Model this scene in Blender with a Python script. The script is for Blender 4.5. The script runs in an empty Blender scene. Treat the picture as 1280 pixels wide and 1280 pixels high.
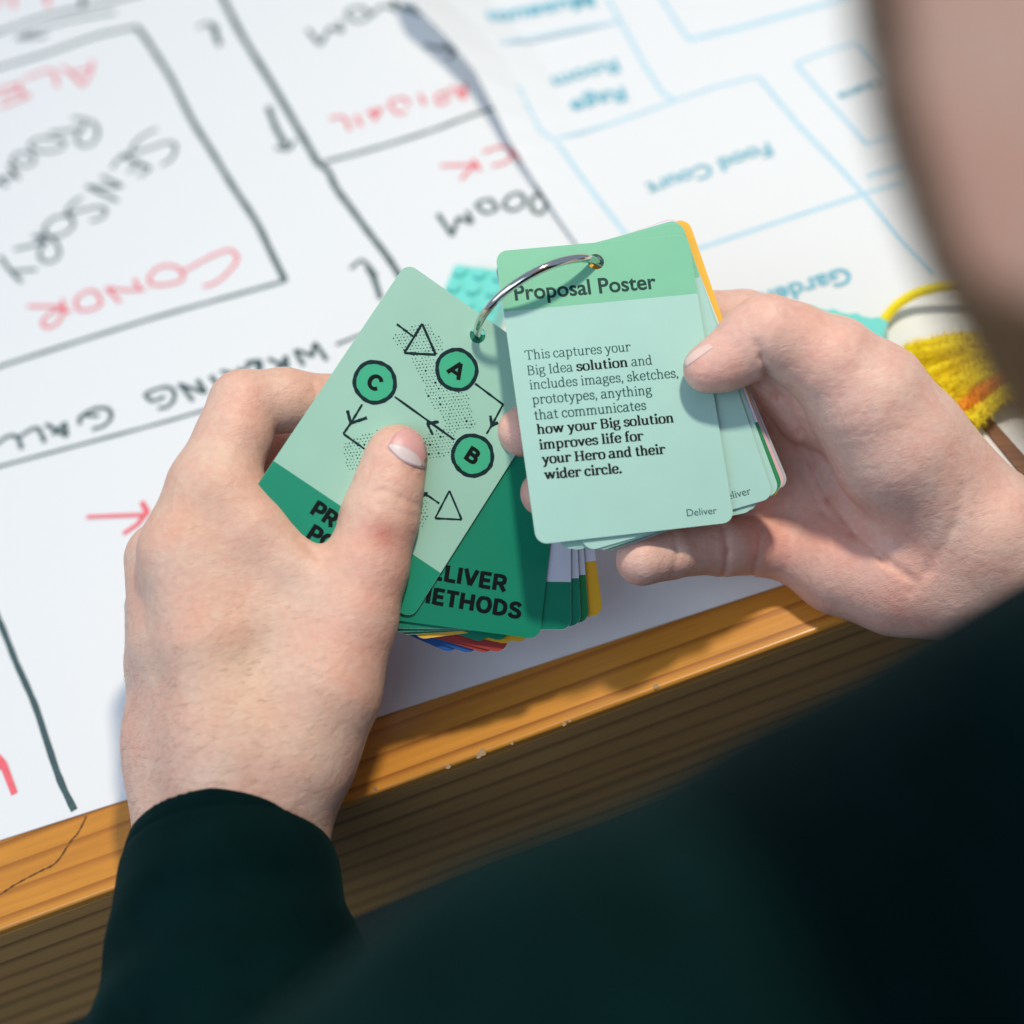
import bpy, bmesh, math, random
import numpy as np
from mathutils import Vector, Matrix
from mathutils.bvhtree import BVHTree

random.seed(7)
rng = np.random.default_rng(7)
S = bpy.context.scene

# ------------------------------------------------------------------ camera
CAM_H = 0.499
PITCH = math.radians(54.0)
ROLL = math.radians(17.0)
FPX = 2200.0                       # focal length in pixels of a 1280 px frame
CAM = np.array([0.0, -0.372, CAM_H])
F_ = np.array([0.0, math.cos(PITCH), -math.sin(PITCH)])
R0 = np.array([1.0, 0.0, 0.0])
U0 = np.array([0.0, math.sin(PITCH), math.cos(PITCH)])
R_ = math.cos(ROLL) * R0 - math.sin(ROLL) * U0
U_ = math.sin(ROLL) * R0 + math.cos(ROLL) * U0

cam = bpy.data.cameras.new('camera')
cam.sensor_width = 36.0
cam.lens = FPX / 1280.0 * 36.0
cam.clip_start = 0.02
cam.clip_end = 60.0
cam.dof.use_dof = True
cam.dof.focus_distance = 0.549
cam.dof.aperture_fstop = 4.6
co = bpy.data.objects.new('camera', cam)
S.collection.objects.link(co)
mw = Matrix.Identity(4)
for i in range(3):
    mw[i][0] = R_[i]; mw[i][1] = U_[i]; mw[i][2] = -F_[i]; mw[i][3] = CAM[i]
co.matrix_world = mw
S.camera = co

# ------------------------------------------------------------------ light
w = bpy.data.worlds.new('World'); S.world = w; w.use_nodes = True
bg = w.node_tree.nodes['Background']
bg.inputs[0].default_value = (0.56, 0.73, 1.0, 1.0)
bg.inputs[1].default_value = 0.42


def area_light(name, loc, target, size, power, color, size_y=None):
    l = bpy.data.lights.new(name, 'AREA')
    l.shape = 'RECTANGLE' if size_y else 'DISK'
    l.size = size
    if size_y: l.size_y = size_y
    l.energy = power; l.color = color
    o = bpy.data.objects.new(name, l); S.collection.objects.link(o)
    o.location = loc
    d = Vector(target) - Vector(loc)
    o.rotation_euler = d.to_track_quat('-Z', 'Y').to_euler()
    return o


# key: one small bright lamp above the far side of the table
area_light('key_lamp', (0.38, 0.15, 1.18), (0, 0, 0), 0.11, 12.0, (1.0, 0.90, 0.74))
# cool fill lamp added behind the camera to lift the shadows on the paper
area_light('rear_fill_light', (-0.75, -1.15, 1.45), (0, -0.05, 0.03), 1.1, 10.0, (0.66, 0.81, 1.0), 1.1)
# broad soft fill lamp added on the left to brighten head and hands
area_light('left_fill_light', (-1.45, -0.25, 1.25), (0, 0, 0.05), 1.2, 9.0, (0.84, 0.92, 1.0), 1.2)

S.view_settings.view_transform = 'Standard'
S.view_settings.look = 'None'
S.view_settings.exposure = 0.0
S.view_settings.gamma = 1.0
S.cycles.max_bounces = 6

# ------------------------------------------------------------------ helpers


def P(px, py, d):
    """point of the photograph at depth d (metres) -> camera-metric mm (x right, y down, z away)"""
    return np.array([(px - 640.0) / FPX * d * 1000, (py - 640.0) / FPX * d * 1000, d * 1000.0])


def c2w(v):
    v = np.atleast_2d(np.asarray(v, dtype=float))
    return CAM + (v[:, :1] * R_ - v[:, 1:2] * U_ + v[:, 2:3] * F_) / 1000.0


def W(px, py, d):
    return c2w(P(px, py, d))[0]


def T(px, py, z=0.0):
    """pixel -> world point on the horizontal plane at height z"""
    dr = F_ + (px - 640.0) / FPX * R_ - (py - 640.0) / FPX * U_
    t = (z - CAM[2]) / dr[2]
    return CAM + dr * t


def mk(name, verts, faces, mat=None, parent=None, smooth=False, mats=None, midx=None):
    me = bpy.data.meshes.new(name)
    off = np.array(parent_loc(parent))
    vv = np.asarray(verts, dtype=float) - off
    me.from_pydata([tuple(v) for v in vv], [], [tuple(int(i) for i in f) for f in faces])
    for m in (mats or ([mat] if mat else [])): me.materials.append(m)
    if midx is not None: me.polygons.foreach_set('material_index', midx)
    if smooth: me.polygons.foreach_set('use_smooth', [True] * len(me.polygons))
    me.update()
    o = bpy.data.objects.new(name, me); S.collection.objects.link(o)
    if parent: o.parent = parent
    return o


def parent_loc(p):
    v = Vector((0, 0, 0))
    while p is not None:
        v += p.location; p = p.parent
    return v


def tag(o, label, cat=None, group=None, kind=None):
    if label: o['label'] = label
    if cat: o['category'] = cat
    if group: o['group'] = group
    if kind: o['kind'] = kind
    return o


def empty(name, loc):
    o = bpy.data.objects.new(name, None); S.collection.objects.link(o)
    o.location = Vector([float(c) for c in loc]); o.empty_display_size = 0.01
    return o


def material(name, col, rough=0.5, coat=0.0, metal=0.0, spec=0.5, sss=0.0):
    m = bpy.data.materials.new(name); m.use_nodes = True
    b = m.node_tree.nodes['Principled BSDF']
    b.inputs['Base Color'].default_value = (*col, 1)
    b.inputs['Roughness'].default_value = rough
    b.inputs['Metallic'].default_value = metal
    b.inputs['Specular IOR Level'].default_value = spec
    b.inputs['Coat Weight'].default_value = coat
    b.inputs['Coat Roughness'].default_value = 0.12
    if sss:
        b.inputs['Subsurface Weight'].default_value = sss
        b.inputs['Subsurface Radius'].default_value = (1.0, 0.35, 0.2)
        b.inputs['Subsurface Scale'].default_value = 0.003
    return m


def nodes(m): return m.node_tree.nodes, m.node_tree.links, m.node_tree.nodes['Principled BSDF']


def mottled(name, col, amt=0.05, scale=120.0, bump=0.0, bscale=900.0, **k):
    """a plain material with slight colour mottling and fine relief"""
    m = material(name, col, **k)
    N, L, B = nodes(m)
    tc = N.new('ShaderNodeTexCoord')
    n = N.new('ShaderNodeTexNoise'); n.inputs['Scale'].default_value = scale; n.inputs['Detail'].default_value = 4
    L.new(tc.outputs['Object'], n.inputs['Vector'])
    mx = N.new('ShaderNodeMix'); mx.data_type = 'RGBA'
    mx.inputs[6].default_value = (*[c * (1 - amt) for c in col], 1)
    mx.inputs[7].default_value = (*[min(1, c * (1 + amt)) for c in col], 1)
    L.new(n.outputs[0], mx.inputs[0]); L.new(mx.outputs[2], B.inputs['Base Color'])
    if bump:
        n2 = N.new('ShaderNodeTexNoise'); n2.inputs['Scale'].default_value = bscale; n2.inputs['Detail'].default_value = 3
        L.new(tc.outputs['Object'], n2.inputs['Vector'])
        b = N.new('ShaderNodeBump'); b.inputs['Strength'].default_value = bump; b.inputs['Distance'].default_value = 0.0004
        L.new(n2.outputs[0], b.inputs['Height']); L.new(b.outputs[0], B.inputs['Normal'])
    return m


def catmull(pts, n=6, closed=False):
    pts = [np.array(p, dtype=float) for p in pts]
    if len(pts) < 3: return pts
    out = []
    m = len(pts)
    rngi = range(m if closed else m - 1)
    for i in rngi:
        p1 = pts[i]; p2 = pts[(i + 1) % m]
        p0 = pts[(i - 1) % m] if (closed or i > 0) else 2 * p1 - p2
        p3 = pts[(i + 2) % m] if (closed or i < m - 2) else 2 * p2 - p1
        for k in range(n):
            t = k / n
            out.append(0.5 * ((2 * p1) + (-p0 + p2) * t + (2 * p0 - 5 * p1 + 4 * p2 - p3) * t * t + (-p0 + 3 * p1 - 3 * p2 + p3) * t ** 3))
    out.append(pts[0] if closed else pts[-1])
    return out


class Ribbons:
    """flat print: strokes as thin ribbons in a 2D space; every stroke a hair above the last"""
    def __init__(self): self.v = []; self.f = []; self.z = 0.0; self.dz = 0.0015

    def stroke(self, pts, width, jit=0.0, taper=0.0):
        pts = [np.array(p[:2], dtype=float) for p in pts]
        q = [pts[0]]
        for p in pts[1:]:
            if np.linalg.norm(p - q[-1]) > 1e-4: q.append(p)
        if len(q) < 2: return
        self.z += self.dz
        n = len(q); base = len(self.v)
        for i in range(n):
            a = q[i] - q[i - 1] if i > 0 else q[1] - q[0]
            b = q[i + 1] - q[i] if i < n - 1 else q[-1] - q[-2]
            a = a / np.linalg.norm(a); b = b / np.linalg.norm(b)
            t = a + b; ln = np.linalg.norm(t)
            t = t / ln if ln > 0.3 else b
            nn = np.array([-t[1], t[0]])
            mit = 1.0 / max(0.6, abs(float(np.dot(nn, np.array([-b[1], b[0]])))))
            wd = width(t) if callable(width) else width
            if jit: wd *= 1 + jit * math.sin(i * 1.7 + self.z * 900) * random.random()
            if taper and (i == 0 or i == n - 1): wd *= taper
            self.v.append((*(q[i] + nn * wd * mit / 2), self.z)); self.v.append((*(q[i] - nn * wd * mit / 2), self.z))
        for i in range(n - 1):
            k = base + 2 * i
            self.f.append((k, k + 1, k + 3, k + 2))

    def poly(self, pts):
        self.z += self.dz
        b = len(self.v)
        self.v += [(float(p[0]), float(p[1]), self.z) for p in pts]
        self.f.append(tuple(range(b, b + len(pts))))

    def disc(self, c, r, n=10):
        self.poly([(c[0] + r * math.cos(2 * math.pi * i / n), c[1] + r * math.sin(2 * math.pi * i / n)) for i in range(n)])


# --- a small serif stroke alphabet: x-height 5, capitals 7, ascenders 7.5
SERIF = {
 ' ': (2.4, [], []),
 'T': (7.0, [('l', [(.5, 6.8), (6.5, 6.8)]), ('l', [(3.5, 6.8), (3.5, 0)]), ('l', [(.6, 6.8), (.6, 5.4)]), ('l', [(6.4, 6.8), (6.4, 5.4)])], [(3.5, 0, 1.2)]),
 'B': (6.4, [('l', [(1.4, 0), (1.4, 7)]), ('c', [(.5, 6.8), (3.2, 6.8), (4.9, 5.9), (4.7, 4.2), (3.2, 3.7), (1.4, 3.7)]), ('c', [(3.0, 3.7), (4.9, 3.3), (5.5, 1.9), (4.7, .5), (3.0, .15), (.5, .15)])], []),
 'I': (3.4, [('l', [(1.7, 0), (1.7, 7)])], [(1.7, 0, 1.2), (1.7, 7, 1.2)]),
 'H': (8.0, [('l', [(1.7, 0), (1.7, 7)]), ('l', [(6.2, 0), (6.2, 7)]), ('l', [(1.7, 3.6), (6.2, 3.6)])], [(1.7, 0, 1.2), (1.7, 7, 1.2), (6.2, 0, 1.2), (6.2, 7, 1.2)]),
 'a': (5.4, [('c', [(.9, 3.9), (1.5, 4.8), (2.8, 4.9), (3.7, 4.2), (3.8, 3.0)]), ('c', [(3.8, 3.2), (3.8, 1.0), (4.1, .2), (5.1, .25)]), ('c', [(3.8, 2.8), (2.2, 2.6), (.8, 2.1), (.5, 1.1), (1.2, .15), (2.4, .15), (3.4, .8), (3.8, 1.5)])], []),
 'c': (4.8, [('c', [(4.1, 3.8), (3.3, 4.8), (1.9, 4.7), (.9, 3.7), (.7, 2.3), (1.1, .9), (2.2, .1), (3.4, .2), (4.3, 1.1)]), ('l', [(4.0, 4.5), (4.0, 3.4)])], []),
 'd': (5.9, [('c', [(4.1, 3.7), (3.1, 4.8), (1.8, 4.7), (.8, 3.6), (.7, 2.2), (1.1, .8), (2.1, .1), (3.2, .4), (4.1, 1.4)]), ('l', [(4.2, 7.4), (4.2, .1)]), ('l', [(4.2, .15), (5.5, .15)]), ('l', [(3.1, 7.3), (4.2, 7.3)])], []),
 'e': (5.1, [('c', [(.8, 2.6), (4.4, 2.6)]), ('c', [(4.4, 2.6), (4.2, 4.0), (3.1, 4.9), (1.8, 4.7), (.9, 3.6), (.7, 2.2), (1.2, .8), (2.4, .1), (3.6, .3), (4.4, 1.2)])], []),
 'f': (3.6, [('c', [(3.7, 6.9), (2.9, 7.4), (1.9, 7.0), (1.6, 5.8), (1.6, 0)]), ('l', [(.4, 4.8), (3.1, 4.8)])], [(1.6, 0, 1.1)]),
 'g': (5.2, [('c', [(2.4, 4.8), (1.2, 4.4), (.8, 3.4), (1.2, 2.4), (2.4, 2.0), (3.6, 2.4), (4.0, 3.4), (3.6, 4.4), (2.4, 4.8)]), ('c', [(1.3, 2.3), (.9, 1.4), (1.6, .9), (3.6, .6), (4.5, -.2), (4.1, -1.5), (2.4, -2.0), (.9, -1.6), (.6, -.6), (1.6, .5)]), ('c', [(3.6, 4.3), (4.3, 4.9), (5.1, 4.8)])], []),
 'h': (6.1, [('l', [(1.4, 0), (1.4, 7.4)]), ('l', [(.3, 7.3), (1.4, 7.3)]), ('c', [(1.4, 3.4), (2.3, 4.6), (3.5, 4.8), (4.4, 4.0), (4.5, 2.8), (4.5, 0)])], [(1.4, 0, 1.0), (4.5, 0, 1.0)]),
 'i': (3.0, [('l', [(1.6, 0), (1.6, 4.8)]), ('l', [(.5, 4.7), (1.6, 4.7)]), ('d', [(1.5, 6.7)])], [(1.6, 0, 1.1)]),
 'k': (5.9, [('l', [(1.4, 0), (1.4, 7.4)]), ('l', [(.3, 7.3), (1.4, 7.3)]), ('l', [(1.5, 2.1), (4.4, 4.7)]), ('l', [(2.6, 3.0), (4.8, .2)])], [(1.4, 0, 1.0), (4.7, .05, .9), (4.3, 4.8, .8)]),
 'l': (3.0, [('l', [(1.6, 0), (1.6, 7.4)]), ('l', [(.5, 7.3), (1.6, 7.3)])], [(1.6, 0, 1.1)]),
 'm': (9.0, [('l', [(1.4, 0), (1.4, 4.9)]), ('l', [(.3, 4.75), (1.4, 4.75)]), ('c', [(1.4, 3.4), (2.2, 4.6), (3.3, 4.8), (4.3, 4.0), (4.4, 2.8), (4.4, 0)]), ('c', [(4.4, 3.4), (5.2, 4.6), (6.3, 4.8), (7.3, 4.0), (7.4, 2.8), (7.4, 0)])], [(1.4, 0, 1.0), (4.4, 0, .95), (7.4, 0, 1.0)]),
 'n': (6.1, [('l', [(1.4, 0), (1.4, 4.9)]), ('l', [(.3, 4.75), (1.4, 4.75)]), ('c', [(1.4, 3.4), (2.3, 4.6), (3.5, 4.8), (4.4, 4.0), (4.5, 2.8), (4.5, 0)])], [(1.4, 0, 1.0), (4.5, 0, 1.0)]),
 'o': (5.4, [('c', [(2.7, 4.85), (1.3, 4.4), (.7, 2.45), (1.3, .5), (2.7, .05), (4.1, .5), (4.7, 2.45), (4.1, 4.4), (2.7, 4.85)])], []),
 'p': (6.0, [('l', [(1.4, -2.2), (1.4, 4.9)]), ('l', [(.3, 4.75), (1.4, 4.75)]), ('c', [(1.4, 3.6), (2.4, 4.7), (3.8, 4.6), (4.8, 3.6), (5.0, 2.3), (4.5, .8), (3.4, .1), (2.3, .3), (1.4, 1.2)])], [(1.4, -2.2, 1.0)]),
 'r': (4.6, [('l', [(1.4, 0), (1.4, 4.9)]), ('l', [(.3, 4.75), (1.4, 4.75)]), ('c', [(1.4, 3.2), (2.2, 4.5), (3.2, 4.8), (4.2, 4.5)]), ('l', [(4.1, 4.7), (4.1, 3.7)])], [(1.4, 0, 1.1)]),
 's': (4.4, [('c', [(3.6, 3.8), (2.9, 4.8), (1.7, 4.7), (.9, 3.9), (1.3, 2.9), (2.4, 2.5), (3.5, 2.0), (3.7, 1.0), (2.9, .2), (1.7, .15), (.7, 1.1)]), ('l', [(3.6, 4.6), (3.6, 3.5)]), ('l', [(.75, 1.4), (.75, .3)])], []),
 't': (3.7, [('c', [(1.6, 6.3), (1.6, 1.4), (2.0, .2), (3.4, .4)]), ('l', [(.3, 4.7), (3.2, 4.7)])], []),
 'u': (6.0, [('c', [(1.3, 4.75), (1.3, 1.6), (1.9, .3), (3.1, .15), (4.3, 1.4)]), ('l', [(4.4, 4.8), (4.4, .1)]), ('l', [(.2, 4.7), (1.3, 4.7)]), ('l', [(3.3, 4.7), (4.4, 4.7)]), ('l', [(4.4, .15), (5.6, .15)])], []),
 'v': (5.4, [('l', [(.9, 4.8), (2.8, .1)]), ('l', [(2.7, .1), (4.6, 4.8)])], [(.9, 4.8, .9), (4.5, 4.8, .8)]),
 'w': (8.2, [('l', [(.9, 4.8), (2.5, .1)]), ('l', [(2.5, .1), (4.1, 4.8)]), ('l', [(4.1, 4.8), (5.7, .1)]), ('l', [(5.7, .1), (7.3, 4.8)])], [(.9, 4.8, .9), (4.1, 4.8, .8), (7.3, 4.8, .8)]),
 'y': (5.4, [('l', [(.9, 4.8), (2.9, .2)]), ('c', [(4.6, 4.8), (2.8, .2), (2.1, -1.5), (1.4, -2.1), (.5, -1.8)])], [(.9, 4.8, .9), (4.5, 4.8, .8)]),
 ',': (2.4, [('d', [(1.1, .4)]), ('l', [(1.3, .4), (.7, -1.2)])], []),
 '.': (2.4, [('d', [(1.1, .4)])], []),
}
# --- heavy sans capitals, height 7
SANS = {
 'A': (6.6, [('l', [(.5, 0), (3.3, 7)]), ('l', [(3.3, 7), (6.1, 0)]), ('l', [(1.6, 2.0), (5.0, 2.0)])]),
 'B': (6.0, [('l', [(1.2, 0), (1.2, 7)]), ('c', [(1.2, 6.3), (3.3, 6.3), (4.4, 5.7), (4.3, 4.3), (3.3, 3.8), (1.2, 3.8)]), ('c', [(1.2, 3.6), (3.6, 3.6), (4.9, 2.9), (4.8, 1.3), (3.6, .7), (1.2, .7)])]),
 'C': (6.2, [('c', [(5.3, 5.2), (4.5, 6.1), (3.2, 6.4), (1.9, 5.8), (1.1, 4.4), (1.1, 2.6), (1.9, 1.2), (3.2, .6), (4.5, .9), (5.3, 1.8)])]),
 'D': (6.4, [('l', [(1.2, 0), (1.2, 7)]), ('c', [(1.2, 6.3), (3.2, 6.2), (4.8, 5.2), (5.2, 3.5), (4.8, 1.8), (3.2, .8), (1.2, .7)])]),
 'E': (5.4, [('l', [(1.2, 0), (1.2, 7)]), ('l', [(1.2, 6.35), (4.9, 6.35)]), ('l', [(1.2, 3.5), (4.6, 3.5)]), ('l', [(1.2, .65), (5.0, .65)])]),
 'H': (6.8, [('l', [(1.2, 0), (1.2, 7)]), ('l', [(5.4, 0), (5.4, 7)]), ('l', [(1.2, 3.5), (5.4, 3.5)])]),
 'I': (2.5, [('l', [(1.25, 0), (1.25, 7)])]),
 'L': (5.0, [('l', [(1.2, 0), (1.2, 7)]), ('l', [(1.2, .65), (4.8, .65)])]),
 'M': (8.2, [('l', [(1.2, 0), (1.2, 7)]), ('l', [(6.9, 0), (6.9, 7)]), ('l', [(1.5, 6.8), (4.05, 1.4)]), ('l', [(4.05, 1.4), (6.6, 6.8)])]),
 'O': (6.9, [('c', [(3.4, 6.4), (1.8, 5.8), (1.0, 3.5), (1.8, 1.2), (3.4, .6), (5.0, 1.2), (5.8, 3.5), (5.0, 5.8), (3.4, 6.4)])]),
 'P': (5.8, [('l', [(1.2, 0), (1.2, 7)]), ('c', [(1.2, 6.3), (3.3, 6.3), (4.7, 5.7), (4.7, 3.6), (3.3, 2.9), (1.2, 2.9)])]),
 'R': (6.2, [('l', [(1.2, 0), (1.2, 7)]), ('c', [(1.2, 6.3), (3.4, 6.3), (4.7, 5.7), (4.7, 3.9), (3.4, 3.2), (1.2, 3.2)]), ('l', [(3.2, 3.2), (5.3, 0)])]),
 'S': (5.8, [('c', [(4.8, 5.2), (4.0, 6.2), (2.6, 6.3), (1.4, 5.5), (1.5, 4.3), (2.8, 3.7), (4.2, 3.1), (4.8, 2.0), (4.2, .9), (2.8, .6), (1.5, .9), (.8, 1.9)])]),
 'T': (5.6, [('l', [(2.8, 0), (2.8, 6.5)]), ('l', [(.3, 6.35), (5.3, 6.35)])]),
 'V': (6.2, [('l', [(.8, 7), (3.1, .2)]), ('l', [(3.1, .2), (5.4, 7)])]),
}


def stroke_text(rb, runs, start, end, xh, sans=False, heavy=1.7, h=None):
    """runs: list of (text, bold); written from start to end (2D), x-height xh"""
    start = np.array(start, float); end = np.array(end, float)
    dx = end - start; L = np.linalg.norm(dx); ex = dx / L; ey = np.array([ex[1], -ex[0]])   # y of the card runs down
    table = SANS if sans else SERIF
    tot = sum(table[c][0] * (1.13 if b else 1.0) for t, b in runs for c in t)
    sx = L / tot; sy = (h / 7.0) if h else xh / 5.0
    def m(p, x0, kx): return start + ex * (x0 + p[0] * sx * kx) + ey * (p[1] * sy)
    x = 0.0
    for t, b in runs:
        kx = 1.13 if b else 1.0
        vw, hw = (heavy, heavy * 0.86) if sans else ((1.6, .72) if b else (.84, .50))
        def wf(tv):
            c = abs(float(np.dot(tv, ey)))
            return (hw + (vw - hw) * c ** 1.3) * sy
        for ch in t:
            g = table[ch]
            for st in g[1]:
                if st[0] == 'd':
                    rb.disc(m(st[1][0], x, kx), (.95 if b else .55) * sy, 10)
                else:
                    pts = catmull(st[1], 5) if st[0] == 'c' and len(st[1]) > 2 else st[1]
                    rb.stroke([m(p, x, kx) for p in pts], wf)
            if not sans:
                for (sxp, syp, hwid) in g[2]:
                    k = 1.2 if b else 1.0
                    yy = syp + (.2 if syp < 1 else -.2)
                    rb.stroke([m((sxp - hwid * k, yy), x, kx), m((sxp + hwid * k, yy), x, kx)], (.66 if b else .46) * sy)
            x += g[0] * sx * kx


# ------------------------------------------------------------------ materials
def wood_material(name, c1, c2, c3, rough, coat, axis_rot, grain=1.0, bands='Y'):
    m = material(name, c1, rough=rough, coat=coat)
    N, L, B = nodes(m)
    tc = N.new('ShaderNodeTexCoord')
    mp = N.new('ShaderNodeMapping'); mp.inputs['Rotation'].default_value = (0, 0, axis_rot)
    L.new(tc.outputs['Object'], mp.inputs[0])
    sc = N.new('ShaderNodeMapping'); sc.inputs['Scale'].default_value = (1.3, 26 * grain, 26 * grain)
    L.new(mp.outputs[0], sc.inputs[0])
    n1 = N.new('ShaderNodeTexNoise'); n1.inputs['Scale'].default_value = 1.6; n1.inputs['Detail'].default_value = 3; n1.inputs['Distortion'].default_value = .6
    L.new(sc.outputs[0], n1.inputs[0])
    wv = N.new('ShaderNodeTexWave'); wv.wave_type = 'BANDS'; wv.bands_direction = bands; wv.wave_profile = 'SAW'
    sc2 = N.new('ShaderNodeMapping'); sc2.inputs['Scale'].default_value = (4, 60 * grain, 60 * grain)
    L.new(mp.outputs[0], sc2.inputs[0]); L.new(sc2.outputs[0], wv.inputs[0])
    wv.inputs['Scale'].default_value = .62; wv.inputs['Distortion'].default_value = 3.5; wv.inputs['Detail'].default_value = 2; wv.inputs['Detail Scale'].default_value = .5
    cr = N.new('ShaderNodeValToRGB'); e = cr.color_ramp.elements
    e[0].position = 0.0; e[0].color = (*c1, 1); e[1].position = 1.0; e[1].color = (*c2, 1)
    e[1].color = (*c1, 1); x = e.new(.66); x.color = (*c1, 1); x = e.new(.93); x.color = (*c2, 1)
    L.new(wv.outputs[0], cr.inputs[0])
    mx = N.new('ShaderNodeMix'); mx.data_type = 'RGBA'; mx.inputs[7].default_value = (*c3, 1)
    rp = N.new('ShaderNodeMapRange'); rp.inputs[1].default_value = .45; rp.inputs[2].default_value = .75; rp.inputs[4].default_value = .75
    L.new(n1.outputs[0], rp.inputs[0]); L.new(rp.outputs[0], mx.inputs[0]); L.new(cr.outputs[0], mx.inputs[6])
    fi = N.new('ShaderNodeTexNoise'); fi.inputs['Scale'].default_value = 30; fi.inputs['Detail'].default_value = 6
    L.new(sc.outputs[0], fi.inputs[0])
    m2 = N.new('ShaderNodeMix'); m2.data_type = 'RGBA'; m2.blend_type = 'MULTIPLY'; m2.inputs[0].default_value = .35
    L.new(mx.outputs[2], m2.inputs[6]); L.new(fi.outputs[0], m2.inputs[7])
    L.new(m2.outputs[2], B.inputs['Base Color'])
    bp = N.new('ShaderNodeBump'); bp.inputs['Strength'].default_value = .12; bp.inputs['Distance'].default_value = .0006
    L.new(fi.outputs[0], bp.inputs['Height']); L.new(bp.outputs[0], B.inputs['Normal'])
    return m


PA, PB = T(0, 1161), T(1040, 780)            # the table's top front edge
edge = PB - PA; edge[2] = 0; edge /= np.linalg.norm(edge)
edge_ang = math.atan2(edge[1], edge[0])
away = np.array([-edge[1], edge[0], 0])

M_wood = wood_material('varnished_pine', (.72, .305, .036), (.36, .115, .014), (.60, .225, .026), .33, .35, -edge_ang)
M_wood_shaded = wood_material('varnished_pine_shaded', (.56, .30, .10), (.22, .105, .035), (.40, .20, .07), .45, .12, -edge_ang, .8, 'Z')  # same pine in darker tones, the front face's shade put into the colour
M_paper = mottled('matt_paper', (.77, .785, .785), .012, 8, rough=.5, coat=.05)
M_ink = mottled('dark_ink', (.006, .024, .028), .2, 300, rough=.6, spec=.15)
M_black = mottled('black_print', (.003, .006, .007), .1, 300, rough=.5, spec=.15)
M_textgreen = mottled('deep_green_print', (.006, .062, .06), .1, 300, rough=.5, spec=.2)
M_header = mottled('grey_green_print', (.006, .045, .040), .1, 300, rough=.5, spec=.2)
M_marker = mottled('black_marker_ink', (.05, .095, .098), .35, 500, rough=.5)
M_marker_red = mottled('red_marker_ink', (.82, .14, .17), .2, 500, rough=.5)
M_teal_print = mottled('teal_print', (.15, .47, .58), .1, 200, rough=.6)
M_teal_line = mottled('pale_teal_print', (.42, .66, .77), .1, 200, rough=.6)
M_chrome = material('polished_steel', (.72, .68, .63), rough=.09, metal=1.0)
M_white_edge = material('laminate_edge', (.42, .60, .58), rough=.2, coat=.5)


def card_mat(name, col):
    m = mottled(name, col, .05, 90, bump=.06, bscale=1400, rough=.42, coat=.28, spec=.35)
    nodes(m)[2].inputs['Coat Roughness'].default_value = .22
    return m


M_mint = card_mat('mint_card', (.365, .61, .54))
M_mint_head = card_mat('mint_header', (.175, .51, .32))
M_sage = card_mat('sage_card', (.335, .585, .465))
M_green = card_mat('green_card', (.006, .26, .15))
M_green2 = card_mat('deep_green_card', (.003, .22, .125))
M_green3 = card_mat('leaf_green_card', (.01, .22, .07))
M_circle = card_mat('circle_green', (.045, .42, .23))
M_white_card = card_mat('white_card', (.70, .72, .84))
M_yellow_card = card_mat('yellow_card', (.85, .46, .03))
M_red_card = card_mat('red_card', (.36, .045, .04))
M_blue_card = card_mat('blue_card', (.015, .09, .30))
M_pink_card = card_mat('pink_card', (.75, .45, .52))
M_grey_card = card_mat('grey_card', (.40, .42, .42))

# ------------------------------------------------------------------ floor and table
fl = mk('floor', [(-6, -6, -.74), (6, -6, -.74), (6, 6, -.74), (-6, 6, -.74)], [(0, 1, 2, 3)],
        mottled('dark_floor', (.035, .05, .04), .3, 6, rough=.7))
tag(fl, 'dark floor far below the table', kind='structure')


def prism(name, prof, a, b, mat, parent=None, smooth=False):
    """extrude a closed 2D profile (across, height) from a to b along the table edge"""
    v = []
    for s in (a, b):
        for (q, h) in prof:
            v.append(PA + edge * s + away * q + np.array([0, 0, h]))
    n = len(prof)
    f = [(i, (i + 1) % n, n + (i + 1) % n, n + i) for i in range(n)] + [tuple(range(n))[::-1], tuple(range(n, 2 * n))]
    return mk(name, v, f, mat, parent, smooth)


ZT = -0.0008                                   # wood surface, just below the sheets
table = empty('wooden_table', PA + away * .2 + edge * .2 + np.array([0, 0, -.74]))
tag(table, 'wooden table with orange varnished pine top and chipped front edge', 'table')
r = .0013
prof = [(r * (1 - math.sin(t)), ZT - r * (1 - math.cos(t))) for t in [k * math.pi / 10 for k in range(6)]]
top = prism('tabletop', [(1.3, ZT), (r, ZT)] + prof[1:] + [(.0003, ZT - .0040), (1.3, ZT - .0040)], -.7, 1.3, M_wood, table)
prism('front_board', [(.0001, ZT - .0042), (.0004, ZT - .050), (.002, ZT - .052), (.022, ZT - .052), (.022, ZT - .0042)], -.7, 1.3, M_wood_shaded, table)
prism('lower_rail', [(.012, ZT - .056), (.012, ZT - .105), (.035, ZT - .105), (.035, ZT - .056)], -.6, 1.2, M_wood_shaded, table)
for s, q in ((-.55, .06), (1.15, .06), (-.55, 1.2), (1.15, 1.2)):
    v = []
    for h in (ZT - .107, -.74):
        for a_, b_ in ((-.03, -.025), (.03, -.025), (.03, .03), (-.03, .03)):
            v.append(PA + edge * (s + a_) + away * (q + b_) + np.array([0, 0, h]))
    mk('leg', v, [(0, 1, 2, 3), (7, 6, 5, 4), (0, 4, 5, 1), (1, 5, 6, 2), (2, 6, 7, 3), (3, 7, 4, 0)], M_wood_shaded, table)
# chips in the varnish along the front edge and a hairline crack on the left
M_chip = mottled('bare_chipped_wood', (.34, .24, .14), .3, 900, rough=.8)


def flat_poly(name, pxs, z, mat, parent=None, th=0.0):
    v = [T(x, y, z) for x, y in pxs]
    return mk(name, v, [tuple(range(len(v)))], mat, parent)


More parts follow.
